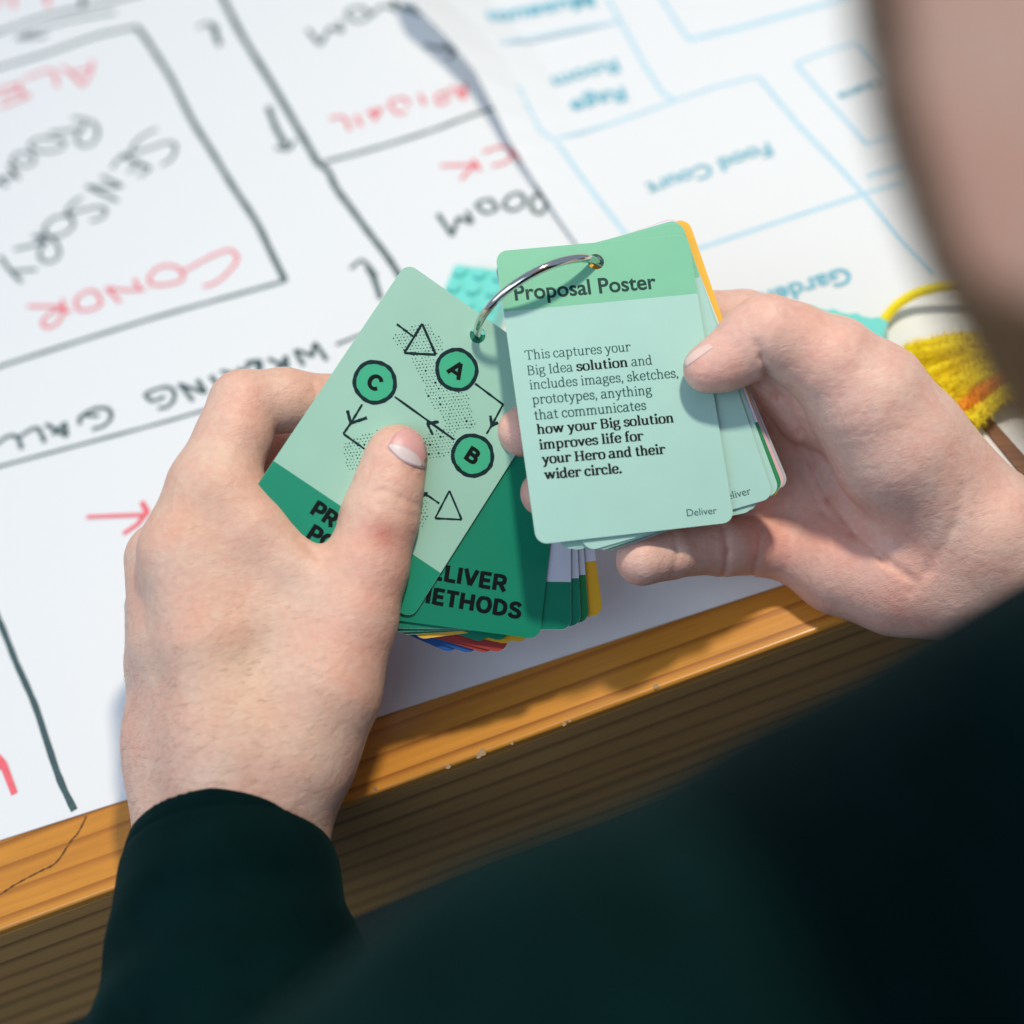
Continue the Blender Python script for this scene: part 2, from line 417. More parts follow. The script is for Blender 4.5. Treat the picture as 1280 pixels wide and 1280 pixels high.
ch = []
for (x, y, s) in ((603, 940, 4.5), (598, 945, 3), (705, 905, 2.5), (712, 901, 2), (560, 958, 3), (820, 858, 3), (640, 929, 2), (470, 985, 2)):
    ch.append([(x + s * math.cos(a) * (1 + .4 * math.sin(3 * a + x)), y + s * 1.1 * math.sin(a)) for a in np.linspace(0, 2 * math.pi, 9)[:-1]])
vv, ff = [], []
for k, c in enumerate(ch):
    b = len(vv); vv += [T(x, y, ZT + .00025 + k * 1e-5) for x, y in c]; ff.append(tuple(range(b, b + len(c))))
mk('edge_chips', vv, ff, M_chip, table)['kind'] = 'stuff'


class OnTable:
    """ribbons traced in picture coordinates, laid flat on a sheet at height z"""
    def __init__(self, z): self.z = z; self.rb = Ribbons(); self.rb.dz = 0.000002

    def w(self, p): q = T(p[0], p[1], self.z); return (q[0], q[1])

    def line(self, pts, wmm, curve=True, jit=.15, n=5):
        pts = [self.w(p) for p in pts]
        if curve and len(pts) > 2: pts = catmull(pts, n)
        self.rb.stroke(pts, wmm / 1000.0, jit)

    def build(self, name, mat, parent):
        v = [(x, y, self.z + z) for x, y, z in self.rb.v]
        return mk(name, v, self.rb.f, mat, parent)


M_crack = mottled('dark_crack', (.10, .045, .012), .3, 500, rough=.7)
c_ = OnTable(ZT + .00015)
c_.line([(108, 1020), (98, 1040), (88, 1052), (70, 1078), (48, 1090), (20, 1105), (0, 1118)], .55, jit=.9, n=8)
c_.build('surface_crack', M_crack, table)


# ------------------------------------------------------------------ sheets of paper
def sheet(name, outline_px, z, label, th=.0005, lift=None):
    pts = [T(x, y, z) for x, y in outline_px]
    n = len(pts); v = []; f = []
    zt = lambda i: (lift[i] if lift else 0.0)
    v += [p + np.array([0, 0, zt(i)]) for i, p in enumerate(pts)]
    v += [p + np.array([0, 0, zt(i) - th]) for i, p in enumerate(pts)]
    f = [tuple(range(n)), tuple(range(2 * n - 1, n - 1, -1))] + [(i, n + i, n + (i + 1) % n, (i + 1) % n) for i in range(n)]
    o = mk(name, v, f, M_paper)
    tag(o, label, 'poster', 'plans spread over the table')
    return o


s1 = sheet('paper_sheet', [(-260, 1131), (0, 1050), (168, 996), (475, 895), (950, 740), (1060, 704), (640, 140), (440, -160), (-300, -160)][::1], 0.0,
           'white sheet with hand drawn black marker room plan and red names')
k1 = OnTable(.00006)
BL = [([(-40, 472), (0, 458), (100, 426), (200, 395), (300, 367), (357, 351)], 1.9),
      ([(357, 352), (340, 318), (320, 277), (293, 236), (265, 190), (240, 150), (215, 100), (195, 68), (180, 45), (170, 33)], 2.5),
      ([(172, 33), (120, 45), (60, 66), (0, 84), (-40, 96)], 2.2),
      ([(-20, 47), (50, 22), (110, 8), (180, -8)], 2.2), ([(103, -14), (103, 8)], 2.4),
      ([(145, 15), (105, 22), (70, 30), (40, 42)], 1.8), ([(20, 48), (45, 39)], 2.8), ([(25, 48), (58, 45)], 1.8),
      ([(272, -16), (300, 40), (340, 105), (375, 165), (398, 205)], 2.8),
      ([(398, 205), (410, 214), (420, 235), (440, 262), (462, 292), (482, 318), (500, 345), (545, 412)], 2.6),
      ([(404, 203), (470, 185), (540, 163), (590, 144), (622, 134)], 2.0),
      ([(275, 57), (265, 30)], 2.6), ([(246, 35), (260, 29), (273, 36)], 1.8),
      ([(335, 133), (345, 160), (358, 183)], 2.6), ([(344, 184), (360, 187), (368, 175)], 1.9),
      ([(476, 374), (468, 350), (459, 333)], 2.2), ([(438, 336), (453, 326), (471, 346)], 1.8),
      ([(-30, 592), (0, 583), (100, 556), (200, 529), (262, 511), (340, 490)], 1.5),
      ([(420, 431), (448, 420), (475, 412)], 1.6),
      ([(-12, 750), (5, 790), (20, 828), (30, 850), (45, 885), (58, 925), (75, 975), (93, 1013)], 2.3)]
for p, wd in BL: k1.line(p, wd)


def Z(sc, ox, oy, pts): return [(x / sc + ox, y / sc + oy) for x, y in pts]


def strokes(kk, sc, ox, oy, lst, wd, curve=True):
    for st in lst: kk.line(Z(sc, ox, oy, st), wd, curve, .2, 5)


k1.build('room_outline', M_marker, s1); k1 = OnTable(.00008)
strokes(k1, 4, 0, 60, [  # SENSORY
 [(785, 403), (740, 425), (700, 450), (668, 485), (660, 515), (690, 518), (750, 500), (830, 473), (872, 480), (876, 515), (850, 560), (805, 585)],
 [(557, 605), (585, 565), (630, 530), (655, 540)], [(600, 535), (750, 600)], [(640, 622), (705, 565)], [(690, 645), (755, 600)],
 [(430, 692), (520, 697), (612, 692)], [(505, 640), (612, 692)], [(430, 692), (590, 765)],
 [(412, 745), (365, 775), (335, 815), (350, 826), (420, 808), (500, 795), (530, 815), (505, 850), (450, 865)],
 [(345, 835), (270, 850), (222, 900), (240, 938), (300, 938), (360, 900), (362, 855), (330, 836)],
 [(165, 935), (235, 975)], [(235, 970), (200, 1010), (205, 1055), (250, 1070), (290, 1045), (292, 995), (250, 945), (180, 938)], [(215, 975), (70, 1008)],
 [(0, 1040), (50, 1110), (110, 1172)], [(60, 1117), (185, 1107)],
 [(360, 350), (430, 362), (392, 420), (385, 465), (425, 490), (475, 465), (488, 405), (450, 360)], [(425, 405), (250, 425)],
 [(330, 480), (290, 455), (200, 452), (150, 480), (180, 512), (270, 515), (325, 488)],
 [(175, 560), (150, 530), (90, 527), (60, 558), (90, 585), (150, 587), (175, 563)],
 [(95, 655), (45, 585), (72, 640), (0, 650), (35, 692)], [(-40, 700), (10, 650)]], 1.6)
k1.build('marker_word', M_marker, s1); k1 = OnTable(.0001)
strokes(k1, 4, 0, 280, [
 [(965, 885), (930, 840), (895, 798)], [(890, 800), (1030, 845)], [(1030, 845), (985, 778)], [(1095, 812), (1052, 758)],
 [(790, 922), (840, 912), (872, 870), (860, 825), (810, 818), (725, 848)], [(722, 848), (760, 885), (825, 862)],
 [(1100, 735), (1215, 757)], [(1165, 790), (1215, 740)], [(1215, 735), (1275, 690), (1300, 760)],
 [(460, 1027), (520, 1008), (555, 968), (540, 925), (470, 925), (395, 968)], [(400, 1003), (405, 962), (495, 958)],
 [(335, 1063), (322, 990)], [(335, 1062), (228, 1000)], [(325, 995), (262, 1055)],
 [(225, 1092), (188, 1022), (140, 1037), (92, 1070)], [(110, 1125), (82, 1062), (30, 1066), (-10, 1095), (-90, 1110)]], 1.8)
strokes(k1, 4, 180, 380, [
 [(915, 282), (855, 200), (845, 262)], [(848, 262), (760, 235), (800, 308)],
 [(718, 322), (708, 258)], [(712, 258), (670, 330)], [(715, 318), (620, 272)], [(585, 330), (575, 285), (505, 296)], [(492, 352), (470, 318)]], 1.8)
k1.build('marker_word', M_marker, s1); k1 = OnTable(.00012)
strokes(k1, 3.765, 360, 0, [
 [(238, 100), (258, 148)], [(256, 150), (196, 128)], [(198, 126), (150, 212)], [(150, 210), (92, 138)],
 [(390, 75), (350, 38), (290, 45), (280, 75), (330, 102), (385, 78)], [(395, 72), (440, 30), (500, 42)], [(488, -5), (512, 55)], [(530, 30), (625, 68)], [(500, 10), (560, 30), (600, 40)]], 1.8)
k1.build('marker_word', M_marker, s1); k1 = OnTable(.00013)
strokes(k1, 3.765, 360, 0, [
 [(640, 213), (760, 236)], [(735, 205), (785, 240), (752, 280)]], 1.8)
k1.build('marker_arrow', M_marker, s1); k1 = OnTable(.00014)
strokes(k1, 3.765, 360, 0, [
 [(842, 992), (868, 1050)], [(866, 1052), (800, 1022)], [(802, 1020), (770, 1112)], [(772, 1108), (704, 1006)],
 [(985, 985), (950, 940), (888, 962), (930, 1002), (985, 985)], [(1010, 965), (1045, 920), (1095, 912), (1112, 960), (1055, 990), (1012, 968)],
 [(1170, 868), (1195, 920)], [(1195, 918), (1150, 930), (1150, 985), (1190, 1005), (1218, 955), (1190, 915)]], 1.8)
k1.build('marker_word', M_marker, s1)
kr = OnTable(.00030)
strokes(kr, 4, 0, 60, [
 [(462, 62), (448, 130), (412, 188)], [(412, 188), (370, 140), (310, 92)], [(450, 100), (360, 125)],
 [(288, 192), (255, 110), (120, 155)], [(150, 240), (95, 212), (102, 172)], [(105, 172), (0, 208)], [(98, 212), (0, 250)], [(145, 240), (0, 297)], [(0, 208), (-60, 230)]], 1.4)
kr.build('red_name', M_marker_red, s1); kr = OnTable(.00032)
strokes(kr, 4, 0, 280, [
 [(1015, 312), (1080, 290), (1150, 230), (1187, 170), (1150, 130), (1080, 150), (990, 195), (920, 235)],
 [(915, 250), (880, 213), (800, 213), (745, 265), (765, 302), (840, 300), (905, 282), (915, 250)],
 [(670, 275), (700, 325), (725, 325)], [(700, 328), (620, 330), (535, 318)], [(530, 318), (560, 350), (602, 390)],
 [(490, 345), (440, 333), (380, 378), (395, 427), (450, 427), (503, 400), (488, 345)],
 [(310, 375), (325, 430), (355, 437)], [(320, 420), (260, 440), (210, 490), (240, 517), (290, 490), (322, 430)], [(320, 412), (138, 411)]], 1.35)
kr.build('red_name', M_marker_red, s1); kr = OnTable(.00034)
strokes(kr, 3.765, 360, 0, [
 [(832, 392), (830, 462), (788, 428)], [(832, 430), (760, 410)], [(752, 428), (700, 448), (712, 488), (752, 470), (740, 430)], [(618, 440), (645, 492)],
 [(572, 490), (540, 460), (478, 482), (515, 532), (560, 522)], [(442, 508), (400, 565)], [(442, 508), (370, 530)], [(420, 560), (380, 520)], [(318, 540), (345, 592)], [(292, 612), (262, 552), (195, 557)]], 1.4)
kr.build('red_name', M_marker_red, s1); kr = OnTable(.00035)
strokes(kr, 3.765, 360, 0, [
 [(960, 780), (1028, 760), (1052, 712), (1000, 690), (918, 716)], [(718, 778), (900, 775)], [(868, 748), (905, 802)], [(882, 775), (812, 842)], [(1052, 705), (1100, 760)]], 1.4)
kr.build('red_name', M_marker_red, s1); kr = OnTable(.00036)
kr.line([(108, 646), (185, 643)], 1.6); kr.line([(177, 627), (184, 640), (172, 655), (154, 667)], 1.9, False)
kr.build('red_arrow', M_marker_red, s1); kr = OnTable(.00037)
kr.line([(-4, 945), (4, 955), (18, 992)], 2.2, False); kr.line([(-10, 965), (3, 954)], 2.4)
kr.build('red_arrow', M_marker_red, s1); kr = OnTable(.00038)
kr.line([(14, -8), (18, 9)], 1.6); kr.line([(56, -8), (61, 8)], 1.6); kr.line([(-3, -8), (0, 6)], 1.6)
kr.build('red_name', M_marker_red, s1)

# printed sheet on the right, its left edge curling up a little
zz = .0022
edgeL = [(500, -30), (512, 0), (560, 48), (594, 90), (618, 136), (634, 170), (652, 200), (672, 232), (704, 280), (760, 360), (860, 492), (960, 622), (1022, 702)]
liftL = [.017, .016, .013, .010, .0072, .005, .0032, .0018, .0007, 0, 0, 0, 0]
rightE = [(1330, 640), (1205, 503), (1130, 415), (1085, 350), (1045, 300), (1000, 240), (955, 180), (925, 135), (890, 95), (860, 40), (820, -20), (780, -70), (740, -120)][::-1]
# build as a strip between its curled left edge and a far right border
# lofted: left edge -> inner line -> right border
inner = [(p[0] + 80, p[1] - 22) for p in edgeL]
rightB = [T(x, y, zz) for x, y in [(1560, -420), (1570, -360), (1540, -300), (1500, -240), (1460, -180), (1420, -130), (1380, -80), (1340, -20), (1320, 60), (1180, 240), (1120, 380), (1205, 503), (1260, 560)]]
rows = []
for i, p in enumerate(edgeL):
    a0 = T(p[0], p[1], zz + liftL[i]); b0 = T(inner[i][0], inner[i][1], zz + liftL[i] * .05)
    # plane part towards the right border, in the same direction as the table edge
    run = edge * 1.0
    lim = .62 if i < 9 else .62 - (i - 8) * .02
    m1 = a0 * .5 + b0 * .5; m1[2] = zz + liftL[i] * .42
    rows.append([a0, m1, b0, np.array([*(b0 + edge * .02)[:2], zz]), np.array([*(b0 + edge * lim)[:2], zz])])
nr, ncs = len(rows), 5
v = [p for rw in rows for p in rw]; nv = len(v)
v += [p - np.array([0, 0, .0004]) for p in v]
f = []
for i in range(nr - 1):
    for j in range(ncs - 1):
        a = i * ncs + j
        f.append((a, a + ncs, a + ncs + 1, a + 1)); f.append((a + nv, a + nv + 1, a + nv + ncs + 1, a + nv + ncs))
loop = [j for j in range(ncs)] + [i * ncs + ncs - 1 for i in range(1, nr)] + [(nr - 1) * ncs + j for j in range(ncs - 2, -1, -1)] + [i * ncs for i in range(nr - 2, 0, -1)]
for a, b in zip(loop, loop[1:] + loop[:1]): f.append((a, b, b + nv, a + nv))
s2 = mk('paper_sheet', v, f, M_paper)
for p in s2.data.polygons: p.use_smooth = False
tag(s2, 'white sheet printed with pale teal floor plan, left edge curling up', 'poster', 'plans spread over the table')
kp = OnTable(zz + .00012)
sz = 2.4615


def zl(pts, wd=1.7): kp.line(Z(sz, 600, 0, pts), wd, False, 0.0)


zl([(60, 155), (430, 65)]); zl([(60, 150), (130, 300), (185, 410), (230, 440)]); zl([(390, -10), (430, 60), (500, 190), (560, 285), (600, 308)])
zl([(230, 436), (400, 382), (600, 310), (730, 265), (850, 235)]); zl([(235, 440), (330, 570), (440, 710), (560, 860)])
zl([(1170, 600), (1000, 655), (820, 715), (660, 768)], 1.9)
zl([(855, 235), (985, 390), (1120, 530), (1200, 620), (1300, 740), (1400, 840)], 1.8)
zl([(550, -20), (600, 60), (645, 125)]); zl([(645, 122), (800, 85), (960, 40), (1080, 8), (1200, -30)], 2.6)
zl([(970, 195), (1060, 160), (1165, 130)]); zl([(970, 195), (1080, 320), (1190, 440), (1290, 415)]); zl([(1165, 130), (1230, 200), (1300, 280)], 1.8)
zl([(1180, 595), (1320, 555)]); zl([(1190, 543), (1330, 500)], 1.9)
zl([(10, 60), (120, 35), (260, 5), (330, -12)], 2.8)
def drape(o, lift):
    # the print follows the sheet's curl
    bv_ = BVHTree.FromPolygons([v.co for v in s2.data.vertices], [tuple(p.vertices) for p in s2.data.polygons])
    for v in o.data.vertices:
        h_, _, _, _ = bv_.ray_cast(Vector((v.co.x, v.co.y, .2)), Vector((0, 0, -1)))
        if h_: v.co.z = h_.z + lift + (v.co.z % .0001)
    return o


drape(kp.build('floor_plan_lines', M_teal_line, s2), .0001)


def font_text(name, body, start, end, z, mat, parent, bold=0.0, shift=1.0):
    """Blender's own font laid on the table from picture point start to end, upright direction to the reader's left"""
    c = bpy.data.curves.new(name, 'FONT'); c.body = body; c.offset = bold
    to = bpy.data.objects.new(name, c); S.collection.objects.link(to)
    bpy.context.view_layer.update()
    me = bpy.data.meshes.new_from_object(to.evaluated_get(bpy.context.evaluated_depsgraph_get()))
    bpy.data.objects.remove(to)
    co_ = np.zeros(len(me.vertices) * 3); me.vertices.foreach_get('co', co_); co_ = co_.reshape(-1, 3)
    return me, co_


def place_text(name, body, A, B, mat, parent, nrm, bold=0.0, lift=0.0, squash=1.0, height=None):
    me, c = font_text(name, body, None, None, 0, mat, parent, bold)
    A = np.array(A, float); B = np.array(B, float); ex = B - A; L = np.linalg.norm(ex); ex /= L
    nrm = np.array(nrm, float); ey = np.cross(nrm, ex)
    wx = c[:, 0].max() - c[:, 0].min(); s = L / wx
    sy = s * squash if height is None else height / .70
    p = A + (c[:, :1] - c[:, 0].min()) * s * ex + c[:, 1:2] * sy * ey + nrm * lift
    p -= np.array(parent_loc(parent))
    me.vertices.foreach_set('co', p.reshape(-1)); me.materials.append(mat); me.name = name; me.update()
    o = bpy.data.objects.new(name, me); S.collection.objects.link(o)
    if parent: o.parent = parent
    return o


def zpt(x, y): return T(x / sz + 600, y / sz, zz)


for body, a, b in (('Food Court', (885, 440), (508, 568)), ('Garden', (1128, 822), (858, 905)), ('Rage', (440, 268), (275, 318)), ('Room', (418, 182), (218, 242)), ('Cinema', (1240, 240), (1098, 292)), ('Museum', (345, -22), (25, 55))):
    o = place_text('room_name', body, zpt(*a), zpt(*b), M_teal_print, s2, (0, 0, 1), .02, .00025); drape(o, .0004)

# a narrow strip under the yellow bundle
zb = .0032
bx = [T(1196, 493, zb), T(1213, 493, zb), T(1300, 590, zb), T(1283, 600, zb)]
v = [p for p in bx] + [p - np.array([0, 0, .002]) for p in bx]
o = mk('brown_strip', v, [(0, 1, 2, 3), (7, 6, 5, 4), (0, 4, 5, 1), (1, 5, 6, 2), (2, 6, 7, 3), (3, 7, 4, 0)], wood_material('brown_strip_mat', (.20, .065, .012), (.06, .02, .006), (.30, .11, .02), .5, .1, .3, 3.0))
tag(o, 'narrow dark brown strip lying beside the yellow fuzzy bundle', 'craft strip')


# ------------------------------------------------------------------ toy bricks
M_aqua = mottled('aqua_plastic', (.20, .72, .64), .03, 60, rough=.3, sss=.3, coat=.2)


def brick(c, ex, ey, ez, nx, ny, label):
    """studded brick; ex, ey its footprint, ez the way the studs point, c the middle of its underside"""
    root = empty('toy_brick', c); tag(root, label, 'toy brick', 'turquoise toy bricks')
    pitch = .008; H = .0096
    rot_ = Matrix(((ex[0], ey[0], ez[0], 0), (ex[1], ey[1], ez[1], 0), (ex[2], ey[2], ez[2], 0), (0, 0, 0, 1)))

    def push(bm, name):
        me = bpy.data.meshes.new(name); bm.transform(rot_); bm.to_mesh(me); bm.free(); me.materials.append(M_aqua)
        o = bpy.data.objects.new(name, me); S.collection.objects.link(o); o.parent = root
        return o
    bm = bmesh.new(); bmesh.ops.create_cube(bm, size=1.0)
    for v in bm.verts: v.co = Vector((v.co.x * (nx * pitch - .0002), v.co.y * (ny * pitch - .0002), v.co.z * H + H / 2))
    bmesh.ops.bevel(bm, geom=bm.edges[:], offset=.00035, segments=2, affect='EDGES')
    push(bm, 'brick_body')
    for i in range(nx):
        for j in range(ny):
            bm = bmesh.new()
            bmesh.ops.create_cone(bm, cap_ends=True, segments=24, radius1=.00255, radius2=.00255, depth=.0020)
            bmesh.ops.bevel(bm, geom=[e for e in bm.edges if all(v.co.z > 0 for v in e.verts)], offset=.0003, segments=2, affect='EDGES')
            bmesh.ops.translate(bm, verts=bm.verts, vec=((i - (nx - 1) / 2) * pitch, (j - (ny - 1) / 2) * pitch, H + .0010))
            push(bm, 'stud')
    return root


Zup = np.array([0, 0, 1.0])
bx_ = T(601, 336) - T(576, 333); bx_ /= np.linalg.norm(bx_); by_ = np.cross(Zup, bx_)
b0 = T(576, 341, .0102) + bx_ * .008 - by_ * .012; b0[2] = .0006
brick(b0, bx_, by_, Zup, 3, 4, 'turquoise studded toy brick on the marker plan, peeking out between the two card stacks')
bx_ = T(1083, 398) - T(1027, 388); bx_ /= np.linalg.norm(bx_); ba_ = np.cross(Zup, bx_)
b1 = T(1055, 408, zz + .0085) - ba_ * .0096; b1[2] = zz + .0083
brick(b1, bx_, -Zup, ba_, 4, 2, 'turquoise studded toy brick on the teal plan, mostly behind the hand near the yellow loop')

# ------------------------------------------------------------------ tubes
def tube_verts(path, radius, seg=10, closed=False, phase=0):
    path = [np.array(p, float) for p in path]; n = len(path); v = []; f = []
    up = np.array([.13, .21, .97]); prev = None
    for i in range(n):
        a = path[(i + 1) % n] if (closed or i < n - 1) else path[i]
        b = path[i - 1] if (closed or i > 0) else path[i]
        t = a - b; t /= np.linalg.norm(t)
        if prev is None: s_ = np.cross(t, up)
        else: s_ = prev - t * np.dot(prev, t)
        s_ /= np.linalg.norm(s_); prev = s_
        u = np.cross(t, s_)
        rr = radius[i] if hasattr(radius, '__len__') else radius
        for k in range(seg):
            an = 2 * math.pi * k / seg
            v.append(path[i] + rr * (math.cos(an) * s_ + math.sin(an) * u))
    for i in range(n if closed else n - 1):
        for k in range(seg):
            a = i * seg + k; b = i * seg + (k + 1) % seg; j = (i + 1) % n
            f.append((a, b, j * seg + (k + 1) % seg, j * seg + k))
    if not closed:
        f.append(tuple(range(seg))[::-1]); f.append(tuple(range((n - 1) * seg, n * seg)))
    return v, f


M_yel = mottled('yellow_chenille', (.98, .74, .01), .15, 600, rough=.75)
M_org = mottled('orange_chenille', (.92, .32, .01), .15, 600, rough=.75)


def fuzzy(path, core, hair, count, rnd):
    v, f = tube_verts(path, core, 6)
    v = list(v); P_ = [np.array(p) for p in path]
    for _ in range(count):
        i = rnd.randrange(len(P_) - 1); t = rnd.random(); c = P_[i] * (1 - t) + P_[i + 1] * t
        d = np.array([rnd.gauss(0, 1), rnd.gauss(0, 1), rnd.gauss(0, 1)]); d /= np.linalg.norm(d)
        ln = hair * (.6 + .5 * rnd.random()); sd = np.cross(d, [.3, .5, .8]); sd = sd / np.linalg.norm(sd) * .00032
        b = len(v); v += [c + sd, c - sd, c + d * ln]; f.append((b, b + 1, b + 2))
    return v, f


rn = random.Random(3)
yroot = empty('pipe_cleaners', T(1200, 440, zz)); tag(yroot, 'yellow fuzzy pipe cleaner bundle with one looped stem beside the turquoise brick', 'craft stems')
lp = [T(x, y, z) for x, y, z in ((1102, 404, .007), (1118, 384, .008), (1142, 368, .010), (1172, 359, .012), (1205, 355, .013), (1245, 357, .012), (1290, 366, .010), (1330, 390, .008))]
v, f = fuzzy(catmull(lp, 6), .0020, .0022, 3600, rn)
mk('stem', v, f, M_yel, yroot)
for k in range(13):
    y0 = 440 + k * 5; x0 = 1128 + k * 7 + rn.random() * 6
    pts = [T(x0, y0 + 8 * k * .3, zz + .004 + .003 * rn.random()), T(x0 + 50, y0 - 10 + rn.uniform(-6, 8), zz + .007 + .004 * rn.random()), T(x0 + 110, y0 - 24 + rn.uniform(-8, 10), zz + .008), T(x0 + 190, y0 - 55 + rn.uniform(-8, 10), zz + .007)]
    v, f = fuzzy(catmull(pts, 6), .0026, .0050, 2600, rn)
    mk('stem', v, f, M_org if k in (10,) else M_yel, yroot)


# ------------------------------------------------------------------ the cards
CW, CH_, RC = 61.5, 92.6, 3.6          # card size and corner radius, mm
HU, HV = 31.0, 6.2                     # punched hole
THK = .42


class Plane:
    """a deck's plane in camera-metric mm: origin o, in-plane axes ex (image right-ish) and ey (image down-ish), n towards the viewer"""
    def __init__(self, o, gx, gy):
        # gx, gy: change of depth per mm towards image right / image down
        self.o = np.array(o, float)
        ex = np.array([1, 0, gx]); ex /= np.linalg.norm(ex)
        ey = np.array([0, 1, gy]); ey -= ex * np.dot(ey, ex); ey /= np.linalg.norm(ey)
        n = np.cross(ex, ey)
        if n[2] > 0: n = -n
        self.ex, self.ey, self.n = ex, ey, n

    def hit(self, px, py, lift=0.0):
        d = np.array([(px - 640) / FPX, (py - 640) / FPX, 1.0]); o = self.o + self.n * lift
        t = np.dot(o, self.n) / np.dot(d, self.n)
        return d * t


class CardFrame:
    def __init__(self, plane, pivot, phi, level):
        """pivot: camera-mm point of the hole, phi: clockwise turn in the picture, level: mm below the top of the deck"""
        self.pl = plane; c, s = math.cos(phi), math.sin(phi)
        self.u = plane.ex * c + plane.ey * s; self.v = -plane.ex * s + plane.ey * c; self.n = plane.n
        self.org = np.array(pivot) - plane.n * level - self.u * HU - self.v * HV

    def w(self, pts, z=0.0):
        pts = np.atleast_2d(pts)
        return c2w(self.org + pts[:, :1] * self.u + pts[:, 1:2] * self.v + (pts[:, 2:3] if pts.shape[1] > 2 else 0) * self.n + self.n * z)

    def loc(self, px, py):
        d = np.array([(px - 640) / FPX, (py - 640) / FPX, 1.0])
        t = np.dot(self.org, self.n) / np.dot(d, self.n); q = d * t - self.org
        return (float(np.dot(q, self.u)), float(np.dot(q, self.v)))


def round_rect(x0, y0, x1, y1, r, seg=7):
    o = []
    for cx, cy, a0 in ((x1 - r, y0 + r, -90), (x1 - r, y1 - r, 0), (x0 + r, y1 - r, 90), (x0 + r, y0 + r, 180)):
        for k in range(seg + 1):
            a = math.radians(a0 + 90 * k / seg); o.append((cx + r * math.cos(a), cy + r * math.sin(a)))
    return o


def fill2d(outer, holes=()):
    bm = bmesh.new(); edges = []
    for lp_ in [outer] + list(holes):
        vs = [bm.verts.new((p[0], p[1], 0)) for p in lp_]
        edges += [bm.edges.new((vs[i], vs[(i + 1) % len(vs)])) for i in range(len(vs))]
    bmesh.ops.triangle_fill(bm, use_beauty=True, edges=edges)
    bm.verts.index_update()
    v = [(q.co.x, q.co.y) for q in bm.verts]; f = [[q.index for q in fc.verts] for fc in bm.faces]
    bm.free(); return v, f


HOLE = [(HU + 2.55 * math.cos(a), HV + 2.55 * math.sin(a)) for a in np.linspace(0, 2 * math.pi, 29)[:-1]]
OUT = round_rect(0, 0, CW, CH_, RC)
CV, CF = fill2d(OUT, [HOLE])


def curl(v2, bend):
    """very slight bow of a laminated card, mm"""
    v2 = np.atleast_2d(v2)
    return bend * (((v2[:, 0] - HU) / 30.0) ** 2 * .5 + ((v2[:, 1] - 6) / 86.0) ** 2)


def make_card(fr, mat, label, bend=0.0, group='cards on the metal ring', body=None):
    cv = np.array(CV); nv = len(cv)
    zt = curl(cv, bend)
    top_ = np.c_[cv, zt]; bot = np.c_[cv, zt - THK]
    verts = np.vstack([fr.w(top_), fr.w(bot)])
    no, nh = len(OUT), len(HOLE)
    f = []; mi = []
    # orientation: u x v points away from the viewer, so flip
    for t in CF:
        f.append(tuple(t)); mi.append(0); f.append(tuple(nv + i for i in t[::-1])); mi.append(0)
    for i in range(no): j = (i + 1) % no; f.append((i, j, nv + j, nv + i)); mi.append(1)
    for i in range(nh): a = no + i; b = no + (i + 1) % nh; f.append((a, b, nv + b, nv + a)); mi.append(1)
    o = mk('card', verts, f, mats=[mat, M_white_edge], midx=mi)
    bm = bmesh.new(); bm.from_mesh(o.data); bmesh.ops.recalc_face_normals(bm, faces=bm.faces[:]); bm.to_mesh(o.data); bm.free()
    tag(o, label, 'card', group)
    o['_b'] = bend
    return o


def on_card(fr, card, name, pts2, faces, mat, lift):
    p = np.atleast_2d(pts2); z = curl(p[:, :2], card['_b']) + lift + (p[:, 2] if p.shape[1] > 2 else 0)
    o = mk(name, fr.w(np.c_[p[:, :2], z]), faces, mat, card)
    return o


def band(fr, card, v0, v1, mat, top=False, name='colour_band'):
    """coloured band from v0 to v1 across the card, following its rounded corners"""
    g = .02
    if top: o = [(p[0], p[1]) for p in OUT if p[1] < v1] ; o = [p for p in OUT if p[1] <= RC + .01]; o = o[len(o) // 2:] + o[:len(o) // 2] if False else o
    pts = []
    ys = np.linspace(v0, v1, 3)
    if top:
        r_ = [p for p in OUT[0:8]]; l_ = [p for p in OUT[24:32]]
        outer = l_ + r_ + [(CW, v1), (0, v1)]
        v, f = fill2d(outer, [HOLE])
    else:
        outer = [(0, v0), (CW, v0)] + OUT[8:16] + OUT[16:24]
        v, f = fill2d(outer)
    v = [(HU + (x - HU) * .9985, y if abs(y - (v1 if top else v0)) < 1e-6 else (46 + (y - 46) * .999)) for x, y in v]
    return on_card(fr, card, name, v, f, mat, .015)


def print_part(fr, card, name, rb, mat, lift=.03):
    return on_card(fr, card, name, np.array(rb.v), rb.f, mat, lift)


# --- right stack
plR = Plane(P(745, 327, .5470), .13, -.20)
pivR = plR.hit(745, 327)
rot = math.radians
fr0 = CardFrame(plR, pivR, rot(-7.6), 0.0)
